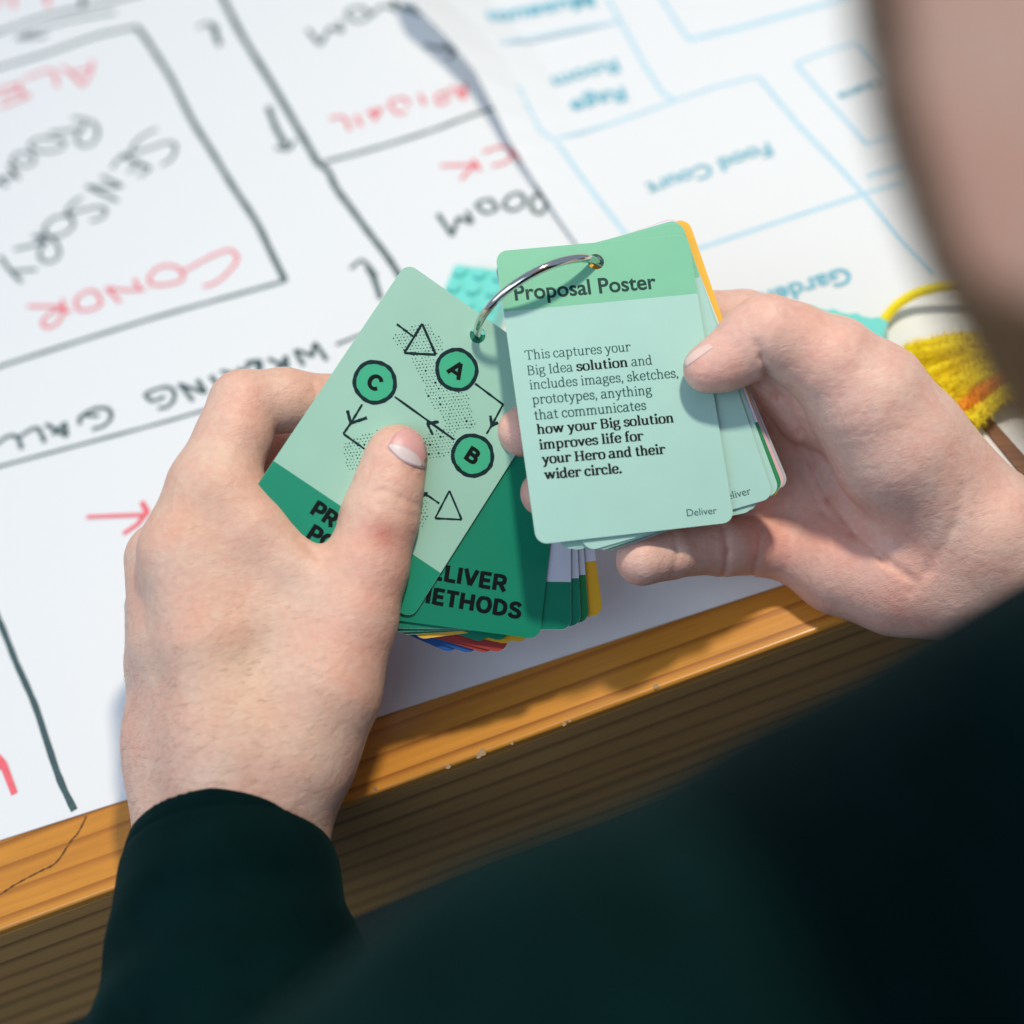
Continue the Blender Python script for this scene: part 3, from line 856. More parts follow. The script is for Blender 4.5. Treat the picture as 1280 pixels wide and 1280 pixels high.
# top card: "Proposal Poster"
phiR = rot(-6.4)
fr0 = CardFrame(plR, pivR, phiR, 0.0)
c0 = make_card(fr0, M_mint, 'mint card with rounded corners headed Proposal Poster, top of the stack under the thumb')
hv = fr0.loc(700, 383)[1]
band(fr0, c0, 0, hv, M_mint_head, True, 'header_band')
LINES = [([('This captures your', 0)], (656.5, 450), (789, 438.8)),
         ([('Big Idea ', 0), ('solution', 1), (' and', 0)], (659.3, 469.1), (816.3, 455.6)),
         ([('includes images, sketches,', 0)], (662, 487), (849, 471.6)),
         ([('prototypes, anything', 0)], (665.5, 505.5), (815.3, 493)),
         ([('that communicates', 0)], (668.1, 525), (808.4, 512)),
         ([('how your Big solution', 1)], (671.5, 542.8), (843, 527.8)),
         ([('improves life for', 1)], (674.3, 562), (804.6, 550.3)),
         ([('your Hero and their', 1)], (678, 579.8), (832, 567)),
         ([('wider circle.', 1)], (681, 599), (778, 591))]
ra, rb_ = Ribbons(), Ribbons(); ra.dz = rb_.dz = .0004
for runs, a, b in LINES:
    tot = sum(SERIF[c][0] * (1.13 if bo else 1) for t, bo in runs for c in t); x = 0
    A = np.array(fr0.loc(*a)); B = np.array(fr0.loc(*b))
    for t, bo in runs:
        wd = sum(SERIF[c][0] * (1.13 if bo else 1) for c in t)
        s = A + (B - A) * x / tot; e = A + (B - A) * (x + wd) / tot; x += wd
        stroke_text(rb_ if bo else ra, [(t, bo)], s, e, 2.12)
print_part(fr0, c0, 'regular_lettering', ra, M_textgreen)
print_part(fr0, c0, 'bold_lettering', rb_, M_black)
nW = c2w(plR.n * 1.0)[0] - CAM; nW /= np.linalg.norm(nW)


def sans_on(fr, card, body, a, b, mat, bold, height=None, squash=1.0):
    A = fr.w([fr.loc(*a)])[0]; B = fr.w([fr.loc(*b)])[0]
    nn = c2w(fr.n)[0] - CAM; nn /= np.linalg.norm(nn)
    return place_text('lettering', body, A, B, mat, card, nn, bold, .00004, squash, height)


sans_on(fr0, c0, 'Proposal Poster', (644, 375.5), (821, 360.5), M_header, .021, None, 1.0)
sans_on(fr0, c0, 'Deliver', (859, 645.6), (896.3, 642.2), M_textgreen, .0)

# the cards beneath, turned further round
deckR = [(-15.8, 1.2, M_mint, 'mint card just under the top card, its word Deliver half hidden', 1, (746, 326)),
         (-17.6, 1.9, M_mint, 'mint card third from the top of the held stack, a thin strip showing', 1, (746, 326)),
         (-18.8, 2.5, M_white_card, 'white card with green foot in the held stack', 2, (746, 326)),
         (-16.2, 3.0, M_yellow_card, 'yellow card showing as a bright stripe on the upper right of the held stack', 0, (757, 321)),
         (-19.5, 3.5, M_pink_card, 'pink card edge low in the held stack', 0, (747, 325)),
         (-20.2, 4.1, M_grey_card, 'grey card at the very back of the held stack', 0, (748, 325))]
for phi, lev, mat, lab, kind, pp in deckR:
    piv = plR.hit(pp[0], pp[1], 0)
    fr = CardFrame(plR, piv, rot(phi), lev)
    c = make_card(fr, mat, lab)
    if kind == 1:
        band(fr, c, 0, hv - .3, M_mint_head, True, 'header_band')
        if lev < 1.5: sans_on(fr, c, 'Deliver', (901, 627), (939.5, 617.5), M_textgreen, 0.0)
    if kind == 2: band(fr, c, 70, CH_, M_green3)
# slightly slipped cards visible at the lower left of the held stack
for phi, lev, lab in ((-11.5, .4, 'mint card slipped out at the lower left corner of the held stack, nearer the top'), (-12.6, .58, 'mint card slipped out at the lower left corner of the held stack, beneath its twin')):
    make_card(CardFrame(plR, pivR, rot(phi), lev + 1.7), M_mint, lab)

# --- left stack
plL = Plane(P(597, 419, .5520), .27, -.10)
pivL = plL.hit(597, 419)
frA = CardFrame(plL, pivL, rot(34.0), 0.0)
cA = make_card(frA, M_sage, 'sage green card with circled letters A, B and C, held under the left thumb')
bv = frA.loc(349, 581)[1]
band(frA, cA, bv, CH_, M_green)
zz5 = 4.571


def q5(x, y): return frA.loc(x / zz5 + 420, y / zz5 + 380)


ink = Ribbons(); ink.dz = .0006; fil = Ribbons(); fil.dz = .0006; let = Ribbons(); let.dz = .0006; dots = Ribbons(); dots.dz = .00002
for (cx, cy, chx) in ((222, 447, 'C'), (690, 376, 'A'), (781, 866, 'B')):
    c = np.array(q5(cx, cy)); r0 = 6.35
    fil = Ribbons(); fil.disc(c, r0, 40); print_part(frA, cA, 'circle', fil, M_circle, .04)
    let = Ribbons(); let.dz = .0006
    ring = [c + r0 * (1 + .012 * math.sin(5 * a + cx)) * np.array([math.cos(a), math.sin(a)]) for a in np.linspace(0, 2 * math.pi, 49)]
    ink.stroke(ring, 1.25, .22)
    ring = [c + (r0 - .25) * (1 + .02 * math.sin(3 * a + cx)) * np.array([math.cos(a), math.sin(a)]) for a in np.linspace(.4, 5.2, 40)]
    ink.stroke(ring, .35, .5)
    hw_ = SANS[chx][0] / 7 * 5.2 / 2
    stroke_text(let, [(chx, 1)], c + np.array([-hw_, 2.45]), c + np.array([hw_, 2.45]), 0, True, 1.9, 4.9)
    print_part(frA, cA, 'circle_letter', let, M_black, .09)


def iline(pts, wd=.5, j=.3):
    p = [q5(*a) for a in pts]; o = []
    for a, b in zip(p, p[1:]):
        a = np.array(a); b = np.array(b)
        o += [a + (b - a) * k / 8 for k in range(8)]
    o.append(np.array(p[-1])); ink.stroke(o, wd * 1.3, j)


for tri in (((492, 113), (390, 280), (570, 290)), ((648, 1067), (566, 1225), (718, 1232))):
    for a, b in zip(tri, tri[1:] + tri[:1]): iline([a, b], .62 if tri[0][1] < 500 else .48)
iline([(347, 115), (440, 185)]); iline([(795, 455), (955, 575)], .5); iline([(955, 572), (900, 675), (860, 742)], .5)
iline([(882, 638), (890, 700)], .7); iline([(886, 697), (926, 677)], .75)
iline([(675, 775), (335, 530)], .55); iline([(587, 673), (518, 682)], .8); iline([(520, 680), (553, 748)], .6)
iline([(150, 573), (85, 680), (42, 742)], .55); iline([(42, 742), (165, 830), (400, 1000)], .5); iline([(65, 608), (85, 685)], .75); iline([(82, 682), (177, 650)], .75)
iline([(490, 1070), (590, 1140)], .45); iline([(508, 1075), (512, 1098)], 1.3)


def inside(p, poly):
    x, y = p; c = False
    for i in range(len(poly)):
        x1, y1 = poly[i]; x2, y2 = poly[i - 1]
        if (y1 > y) != (y2 > y) and x < (x2 - x1) * (y - y1) / (y2 - y1) + x1: c = not c
    return c


REG = [[(320, 180), (430, 130), (520, 110), (600, 200), (620, 260), (520, 320), (450, 300), (350, 240)],
       [(420, 310), (560, 310), (620, 480), (750, 510), (780, 620), (812, 700), (660, 740), (600, 640), (540, 570), (480, 420)],
       [(440, 760), (510, 750), (640, 690), (690, 760), (650, 860), (520, 895), (440, 890)],
       [(45, 790), (230, 720), (330, 740), (330, 900), (160, 930), (80, 955), (50, 900)],
       [(420, 1090), (520, 1100), (525, 1230), (480, 1290), (380, 1290)]]
gx = 0
for iy in range(-2, 80):
    for ix in range(-2, 90):
        x = ix * 19.5 + (9 if iy % 2 else 0) + random.uniform(-2, 2); y = iy * 18.5 + 40 + random.uniform(-2, 2)
        x, y = x * .97 + y * .0, y - x * .10 + 60
        if any(inside((x, y), rg) for rg in REG):
            r0 = random.choice([.17, .2, .22, .25]) * (1.7 if random.random() < .05 else 1)
            dots.disc(q5(x, y), r0, 6)
print_part(frA, cA, 'stipple_dots', dots, M_ink, .022)['kind'] = 'stuff'
print_part(frA, cA, 'line_drawing', ink, M_ink, .055)
tl = Ribbons(); tl.dz = .0006
for txt, a, dirn in (('PROPOSAL', (386, 641), 8), ('POSTER', (381.5, 671), 6)):
    A = np.array(frA.loc(*a)); ln = sum(SANS[c][0] for c in txt) / 7 * 5.0
    stroke_text(tl, [(txt, 1)], A, A + np.array([ln, .0]), 0, True, 2.0, 4.9)
print_part(frA, cA, 'lettering', tl, M_black, .03)

pivF = plL.hit(598, 441)
frM = CardFrame(plL, pivF, rot(8.3), 1.0)
cM = make_card(frM, M_green2, 'deep green card lettered Deliver Methods under the circled letters card')
tl = Ribbons(); tl.dz = .0006
stroke_text(tl, [('DELIVER', 1)], frM.loc(516, 720), frM.loc(633, 740), 0, True, 1.95, 5.1)
stroke_text(tl, [('METHODS', 1)], frM.loc(513, 750.5), frM.loc(651, 774), 0, True, 1.95, 5.1)
print_part(frM, cM, 'lettering', tl, M_black, .03)
pivG = plL.hit(600, 430)
FAN = [(1.4, 1.7, M_white_card, M_green2, 'white card with green foot, widest strip beside the Deliver Methods card'),
       (-.9, 2.4, M_white_card, M_green2, 'white card with green foot, second narrow strip of the fan'),
       (-2.9, 3.1, M_white_card, M_green3, 'white card with leaf green foot, third strip of the fan beside the yellow one'),
       (-6.3, 3.8, M_white_card, M_yellow_card, 'white card with yellow foot at the right end of the fan')]
for phi, lev, m1, m2, lab in FAN:
    fr = CardFrame(plL, plL.hit(598, 441), rot(phi), lev)
    c = make_card(fr, m1, lab)
    band(fr, c, fr.loc(745, 701)[1] if m2 is M_yellow_card else 77.6, CH_, m2)
LOW = [(14.5, 3.4, M_green2, 'green card at the foot of the fan, under the thumb side'), (18.5, 3.85, M_green2, 'green card at the foot of the fan, turned furthest towards the left hand'),
       (10.0, 4.5, M_yellow_card, 'yellow card peeping out below the Deliver Methods card'), (13.0, 4.95, M_yellow_card, 'yellow card peeping out below the fan, beside the red ones'),
       (14.5, 5.4, M_red_card, 'red card edge under the fan, next to the yellow'), (17.0, 5.9, M_red_card, 'red card edge under the fan, next to the blue'),
       (20.5, 6.5, M_blue_card, 'blue card edge lowest under the fan'), (24.5, 7.0, M_blue_card, 'blue card edge under the fan, half behind the left hand')]
for i, (phi, lev, m1, lab) in enumerate(LOW):
    py = 438 if i < 2 else (443 if i < 4 else 452)
    make_card(CardFrame(plL, plL.hit(597, py), rot(phi), lev), m1, lab)

# --- the ring
hA = pivL + plL.n * .2; hB = pivR + plR.n * .2
mid = (hA + hB) / 2; chord = hB - hA; Lc = np.linalg.norm(chord); e1_ = chord / Lc
perp = np.array([-.50, -.80, 0.0]); axis = np.array([0, 0, -1.0]) * .93 + perp / np.linalg.norm(perp) * .30
axis -= e1_ * np.dot(axis, e1_); axis /= np.linalg.norm(axis)
RR = max(25.0, Lc / 2 + .6)
cen = mid - axis * math.sqrt(max(0, RR ** 2 - (Lc / 2) ** 2)) * .35
RR = math.sqrt((Lc / 2) ** 2 + np.dot(mid - cen, mid - cen))
path = c2w([cen + RR * (math.cos(a) * e1_ + math.sin(a) * axis) for a in np.linspace(0, 2 * math.pi, 97)[:-1]])
v, f = tube_verts(path, .00128, 16, True)
o = mk('binder_ring', v, f, M_chrome, smooth=True)
tag(o, 'shiny silver metal binder ring joining the two stacks of cards', 'ring')
for nm_, fr in (('left', frA), ('right', fr0)):
    pass

# ------------------------------------------------------------------ the person: signed distance field, meshed with surface nets


def surface_nets(fn, lo, hi, h):
    lo = np.array(lo, float); hi = np.array(hi, float)
    n = np.ceil((hi - lo) / h).astype(int) + 1
    ax = [lo[i] + h * np.arange(n[i]) for i in range(3)]
    D = fn(ax[0][:, None, None].astype(np.float32), ax[1][None, :, None].astype(np.float32), ax[2][None, None, :].astype(np.float32))
    sgn = D < 0
    c = np.zeros(tuple(n - 1), np.uint8)
    for dx in (0, 1):
        for dy in (0, 1):
            for dz in (0, 1):
                c += sgn[dx:n[0] - 1 + dx, dy:n[1] - 1 + dy, dz:n[2] - 1 + dz]
    cells = np.argwhere((c > 0) & (c < 8)); idx = -np.ones(tuple(n - 1), np.int64); idx[tuple(cells.T)] = np.arange(len(cells))
    acc = np.zeros((len(cells), 3)); cnt = np.zeros(len(cells))
    corners = [(a, b, d) for a in (0, 1) for b in (0, 1) for d in (0, 1)]
    for i in range(8):
        for j in range(i + 1, 8):
            df = np.abs(np.array(corners[i]) - corners[j])
            if df.sum() != 1: continue
            a = D[tuple((cells + corners[i]).T)]; b = D[tuple((cells + corners[j]).T)]
            m = (a < 0) != (b < 0); t = a[m] / (a[m] - b[m])
            acc[m] += np.array(corners[i]) + t[:, None] * (np.array(corners[j]) - corners[i]); cnt[m] += 1
    V = lo + h * (cells + acc / cnt[:, None])
    Fs = []
    for axn in range(3):
        sl0 = [slice(None)] * 3; sl1 = [slice(None)] * 3
        sl0[axn] = slice(0, n[axn] - 1); sl1[axn] = slice(1, n[axn])
        a = sgn[tuple(sl0)]; b = sgn[tuple(sl1)]
        e = np.argwhere(a != b); e = e[np.all([(e[:, k] > 0) & (e[:, k] < n[k] - 1) for k in range(3) if k != axn], axis=0)]
        o1, o2 = [k for k in range(3) if k != axn]
        def cell(d1, d2):
            q = e.copy(); q[:, o1] -= d1; q[:, o2] -= d2; return idx[tuple(q.T)]
        q = np.stack([cell(0, 0), cell(1, 0), cell(1, 1), cell(0, 1)], 1)
        fl_ = a[tuple(e.T)]
        if axn == 1: fl_ = ~fl_
        q[fl_] = q[fl_][:, ::-1]
        Fs.append(q[(q >= 0).all(1)])
    return V, np.vstack(Fs)[:, ::-1]


def cap(X, Y, Zc, a, ra_, b, rb__):
    a = np.array(a, np.float32); b = np.array(b, np.float32); ab = b - a; L2 = float(np.dot(ab, ab))
    px = X - a[0]; py = Y - a[1]; pz = Zc - a[2]
    t = (px * ab[0] + py * ab[1] + pz * ab[2]) / L2
    np.clip(t, 0, 1, out=t)
    return np.sqrt((px - t * ab[0]) ** 2 + (py - t * ab[1]) ** 2 + (pz - t * ab[2]) ** 2) - (ra_ + (rb__ - ra_) * t)


def smin(a, b, k):
    h_ = np.maximum(k - np.abs(a - b), 0) / k
    return np.minimum(a, b) - h_ * h_ * h_ * k / 6.0


def chain(X, Y, Zc, pts, k=2.5):
    d = None
    for (a, b) in zip(pts, pts[1:]):
        q = cap(X, Y, Zc, P(*a[:3]), a[3], P(*b[:3]), b[3])
        d = q if d is None else smin(d, q, k)
    return d


def groove(D, X, Y, Zc, pts, depth, width, zr=30.0):
    """shallow crease: the surface sinks along a 3D polyline"""
    for a, b in zip(pts, pts[1:]):
        a_, b_ = P(*a), P(*b)
        ab = b_ - a_; L2 = float(ab[0] ** 2 + ab[1] ** 2)
        t = np.clip(((X - a_[0]) * ab[0] + (Y - a_[1]) * ab[1]) / L2, 0, 1)
        zc = a_[2] + t * ab[2]
        d2 = (X - a_[0] - t * ab[0]) ** 2 + (Y - a_[1] - t * ab[1]) ** 2
        D = D + depth * np.exp(-d2 / width ** 2) * (np.abs(Zc - zc) < zr)
    return D


def left_hand(X, Y, Zc):
    fore = chain(X, Y, Zc, [(236, 1300, .528, 20), (240, 1090, .540, 17), (226, 930, .550, 17)])
    fore = smin(fore, chain(X, Y, Zc, [(350, 1300, .520, 21), (336, 1090, .534, 17), (360, 940, .533, 17)]), 16)
    fore = smin(fore, chain(X, Y, Zc, [(290, 1300, .515, 24), (288, 1100, .530, 19), (290, 930, .532, 19)]), 14)
    palm = chain(X, Y, Zc, [(300, 930, .532, 17), (266, 800, .533, 16.5), (236, 690, .537, 14.5)])
    palm = smin(palm, chain(X, Y, Zc, [(262, 930, .542, 17), (226, 800, .545, 16), (205, 700, .555, 12.5)]), 12)
    palm = smin(palm, chain(X, Y, Zc, [(235, 940, .552, 16), (216, 830, .560, 15), (205, 760, .568, 12.5)]), 12)
    palm = smin(palm, chain(X, Y, Zc, [(236, 950, .560, 14), (224, 860, .575, 12.5), (225, 800, .580, 12)]), 12)
    palm = smin(palm, chain(X, Y, Zc, [(330, 900, .536, 17), (330, 800, .542, 14), (330, 730, .547, 11)]), 12)
    D = smin(fore, palm, 16)
    th = chain(X, Y, Zc, [(375, 940, .531, 17), (404, 860, .5315, 17.5), (437, 775, .535, 14.2), (457, 710, .5365, 12.8), (475, 645, .538, 11.8), (485, 610, .539, 10.5), (493, 578, .5405, 9.4), (497, 567, .541, 9.0)], 4)
    D = smin(D, th, 14)
    D = smin(D, chain(X, Y, Zc, [(280, 615, .5365, 12.5), (316, 664, .5345, 11.5), (362, 708, .5345, 10), (405, 738, .534, 9.5), (440, 765, .533, 9)]), 10)
    D = smin(D, chain(X, Y, Zc, [(270, 700, .538, 14), (330, 770, .537, 14), (400, 800, .534, 12)]), 14)
    ix = chain(X, Y, Zc, [(236, 690, .537, 14.5), (264, 610, .5385, 13.2), (292, 545, .5435, 11.3), (305, 507, .548, 10.8), (355, 500, .5535, 9.8), (420, 506, .561, 9.2), (480, 520, .567, 8.4), (520, 528, .570, 7.6)], 4)
    D = smin(D, ix, 7)
    md = chain(X, Y, Zc, [(215, 700, .556, 12), (290, 590, .573, 11), (330, 562, .577, 11), (430, 600, .583, 8.8), (490, 620, .585, 8)], 3)
    D = smin(D, md, 3.5)
    rg = chain(X, Y, Zc, [(210, 760, .570, 12), (300, 690, .588, 10), (420, 690, .590, 8.8), (480, 700, .590, 8)], 3)
    D = smin(D, rg, 3)
    pk = chain(X, Y, Zc, [(228, 810, .580, 11), (330, 770, .592, 9), (420, 770, .592, 8)], 3)
    D = smin(D, pk, 3)
    # knuckle and wrist folds
    D = groove(D, X, Y, Zc, [(459, 618, .531), (478, 612, .529), (500, 622, .531), (522, 632, .536)], .42, .75)
    D = groove(D, X, Y, Zc, [(466, 604, .531), (486, 602, .529), (508, 612, .531)], .28, .6)
    D = groove(D, X, Y, Zc, [(470, 630, .531), (496, 640, .529), (520, 646, .531)], .28, .6)
    D = groove(D, X, Y, Zc, [(376, 672, .537), (392, 688, .536), (408, 700, .535)], .6, 1.1)
    D = groove(D, X, Y, Zc, [(392, 476, .552), (396, 492, .556), (400, 505, .556)], .45, .7)
    D = groove(D, X, Y, Zc, [(488, 532, .534), (482, 548, .532), (484, 562, .531), (500, 572, .531), (516, 588, .532), (524, 600, .534)], .32, .55)
    return D


def right_hand(X, Y, Zc):
    # palm, seen from its inside
    D = chain(X, Y, Zc, [(1200, 660, .566, 18), (1090, 570, .575, 16), (1000, 480, .577, 12.5)])
    D = smin(D, chain(X, Y, Zc, [(1200, 680, .570, 17), (1080, 620, .580, 16), (985, 545, .582, 13)]), 12)
    D = smin(D, chain(X, Y, Zc, [(1200, 700, .572, 16), (1080, 665, .580, 16), (985, 615, .582, 12.5)]), 12)
    D = smin(D, chain(X, Y, Zc, [(1185, 722, .562, 19), (1120, 722, .566, 18.5), (1050, 705, .572, 16.5), (985, 682, .577, 11.5)]), 10)
    wr = chain(X, Y, Zc, [(1160, 620, .556, 20), (1235, 668, .552, 21), (1330, 715, .556, 20), (1500, 790, .545, 23)])
    wr = smin(wr, chain(X, Y, Zc, [(1170, 715, .562, 18), (1250, 735, .558, 18), (1340, 775, .560, 18), (1500, 850, .550, 22)]), 14)
    D = smin(D, wr, 12)
    # thumb side
    th = chain(X, Y, Zc, [(1185, 620, .553, 20), (1125, 560, .548, 21.5), (1085, 500, .543, 18.8), (1040, 456, .540, 14.8), (990, 430, .5385, 12.6), (958, 418, .536, 11.9), (940, 428, .5365, 11.0), (918, 445, .5365, 9.3), (900, 455, .5365, 8.4), (884, 461, .5365, 7.4)], 3.5)
    D = smin(D, th, 5.5)
    # web between thumb and palm
    D = smin(D, chain(X, Y, Zc, [(1060, 530, .560, 12), (1010, 484, .564, 12), (972, 462, .568, 12)]), 7)
    D = smin(D, chain(X, Y, Zc, [(945, 462, .560, 8), (975, 482, .562, 9), (1010, 520, .564, 10)]), 5)
    ix = chain(X, Y, Zc, [(1000, 480, .577, 12.5), (930, 405, .574, 10.8), (860, 400, .5655, 9.8), (760, 455, .5625, 8.8), (700, 510, .557, 8.4), (651, 540, .5535, 7.9)], 4)
    D = smin(D, ix, 5)
    md = chain(X, Y, Zc, [(985, 545, .582, 12), (900, 540, .576, 9.8), (800, 565, .568, 9), (730, 595, .560, 8.4), (676, 618, .5555, 7.6)], 3)
    D = smin(D, md, 3)
    rg = chain(X, Y, Zc, [(985, 615, .582, 11.5), (905, 612, .576, 9.6), (820, 630, .569, 8.8), (735, 640, .560, 7.6)], 3)
    D = smin(D, rg, 3)
    pk = chain(X, Y, Zc, [(985, 684, .576, 11.3), (945, 683, .572, 9.6), (903, 684, .562, 9.2), (862, 688, .554, 7.8), (838, 692, .5485, 7.9), (802, 700, .5425, 8.0)], 2.5)
    D = smin(D, pk, 2.5)
    # creases of the palm
    D = groove(D, X, Y, Zc, [(955, 470, .545), (975, 495, .553), (1000, 540, .560), (1020, 580, .560), (1045, 625, .556), (1075, 668, .552), (1105, 700, .550), (1135, 722, .548)], 1.0, 1.3)
    D = groove(D, X, Y, Zc, [(985, 545, .566), (1005, 590, .566), (1030, 640, .566), (1060, 670, .562)], .5, 1.1)
    D = groove(D, X, Y, Zc, [(944, 430, .530), (950, 448, .530), (956, 462, .533), (962, 474, .536)], .9, 1.1)
    D = groove(D, X, Y, Zc, [(902, 660, .560), (906, 690, .560), (904, 716, .560)], 1.0, .9)
    D = groove(D, X, Y, Zc, [(838, 665, .555), (842, 690, .553), (836, 716, .555)], .45, .9)
    D = groove(D, X, Y, Zc, [(952, 660, .562), (944, 700, .562), (944, 735, .562)], .8, 1.0)
    for pts in ([(1010, 470), (1060, 462), (1110, 462)], [(1006, 500), (1050, 496), (1100, 492)], [(1020, 528), (1060, 520), (1120, 516)], [(1030, 552), (1080, 545), (1140, 538)], [(1048, 590), (1100, 586)], [(1060, 612), (1120, 606)]):
        D = groove(D, X, Y, Zc, [(x, y, .528) for x, y in pts], .16, .45)
    D = groove(D, X, Y, Zc, [(1205, 610, .530), (1200, 660, .528), (1170, 715, .532), (1150, 740, .535)], .5, 1.6)
    return D


CP = np.array(P(2014, -206, .216))


def head_sdf(X, Y, Zc, grow=0.0):
    d = np.sqrt((X - CP[0]) ** 2 + ((Y - CP[1]) / 1.22) ** 2 + ((Zc - CP[2]) / 1.05) ** 2) - (91 + grow)
    return d


pts_all = []


def box_of(pxs, d0, d1):
    a = np.array([P(x, y, d) for x, y in pxs for d in (d0, d1)])
    return a.min(0), a.max(0)


lo, hi = box_of([(120, 430), (560, 1180)], .505, .612)
VL, FL = surface_nets(left_hand, lo, hi, .85)
lo, hi = box_of([(600, 340), (1400, 860)], .512, .607)
VR, FR = surface_nets(right_hand, lo, hi, .85)
Vh, Fh = surface_nets(lambda a, b, c: head_sdf(a, b, c), CP - np.array([100, 125, 105]), CP + np.array([100, 125, 105]), 4.0)
# arms inside the sleeves joining the hands to the trunk (rough, hidden)
def arm_sdf(X, Y, Zc):
    a = chain(X, Y, Zc, [(290, 1190, .520, 21), (420, 1700, .44, 30), (1500, 2300, .42, 34)])
    b = chain(X, Y, Zc, [(1400, 790, .550, 20), (2000, 1300, .50, 30), (2400, 1900, .45, 40)])
    return smin(a, b, 10)
VA, FA = surface_nets(arm_sdf, (-110, 120, 380), (430, 400, 600), 6.0)
VB = np.vstack([VL, VR, Vh, VA])
o1_, o2_, o3_ = len(VL), len(VL) + len(VR), len(VL) + len(VR) + len(Vh)
FBd = np.vstack([FL, FR + o1_, Fh + o2_, FA + o3_])

# light smoothing of the hand surfaces
def smooth(V, F, it=2, lam=.4):
    e = np.vstack([F[:, [0, 1]], F[:, [1, 2]], F[:, [2, 3]], F[:, [3, 0]]])
    for k in range(it):
        s = np.zeros_like(V); c = np.zeros(len(V))
        np.add.at(s, e[:, 0], V[e[:, 1]]); np.add.at(c, e[:, 0], 1); np.add.at(s, e[:, 1], V[e[:, 0]]); np.add.at(c, e[:, 1], 1)
        V = V + lam * (s / np.maximum(c, 1)[:, None] - V)
    return V


VB = smooth(VB, FBd, 2)
def bridge(Fa, Fb, oa, ob):
    # a narrow hidden strip inside the clothes that joins two pieces of the body into one surface
    ea = Fa[:, :2] + oa; ca_ = VB[ea].mean(1); eb = Fb[:, :2] + ob; cb_ = VB[eb].mean(1)
    sa = np.argmin(((ca_ - cb_.mean(0)) ** 2).sum(1)); sb = np.argmin(((cb_ - ca_[sa]) ** 2).sum(1))
    return [ea[sa][0], ea[sa][1], eb[sb][1], eb[sb][0]]
def end_of(V, F, key): m = key(V[F].mean(1)); return F[m]
br = []
q = V3 = None
br.append(bridge(FL[VL[FL].mean(1)[:, 1] > VL[:, 1].max() - 6], FA, 0, o3_))
br.append(bridge(FR[VR[FR].mean(1)[:, 0] > VR[:, 0].max() - 6], FA, o1_, o3_))
br.append(bridge(Fh[Vh[Fh].mean(1)[:, 1] > Vh[:, 1].max() - 12], FA, o2_, o3_))
FBd = np.vstack([FBd, np.array(br)])

person = empty('person', c2w([[150, 300, 420]])[0] * np.array([1, 1, 0]) + np.array([0, 0, -.74]))
tag(person, 'person in dark green jumper leaning over the table, holding the cards with both hands', 'person')


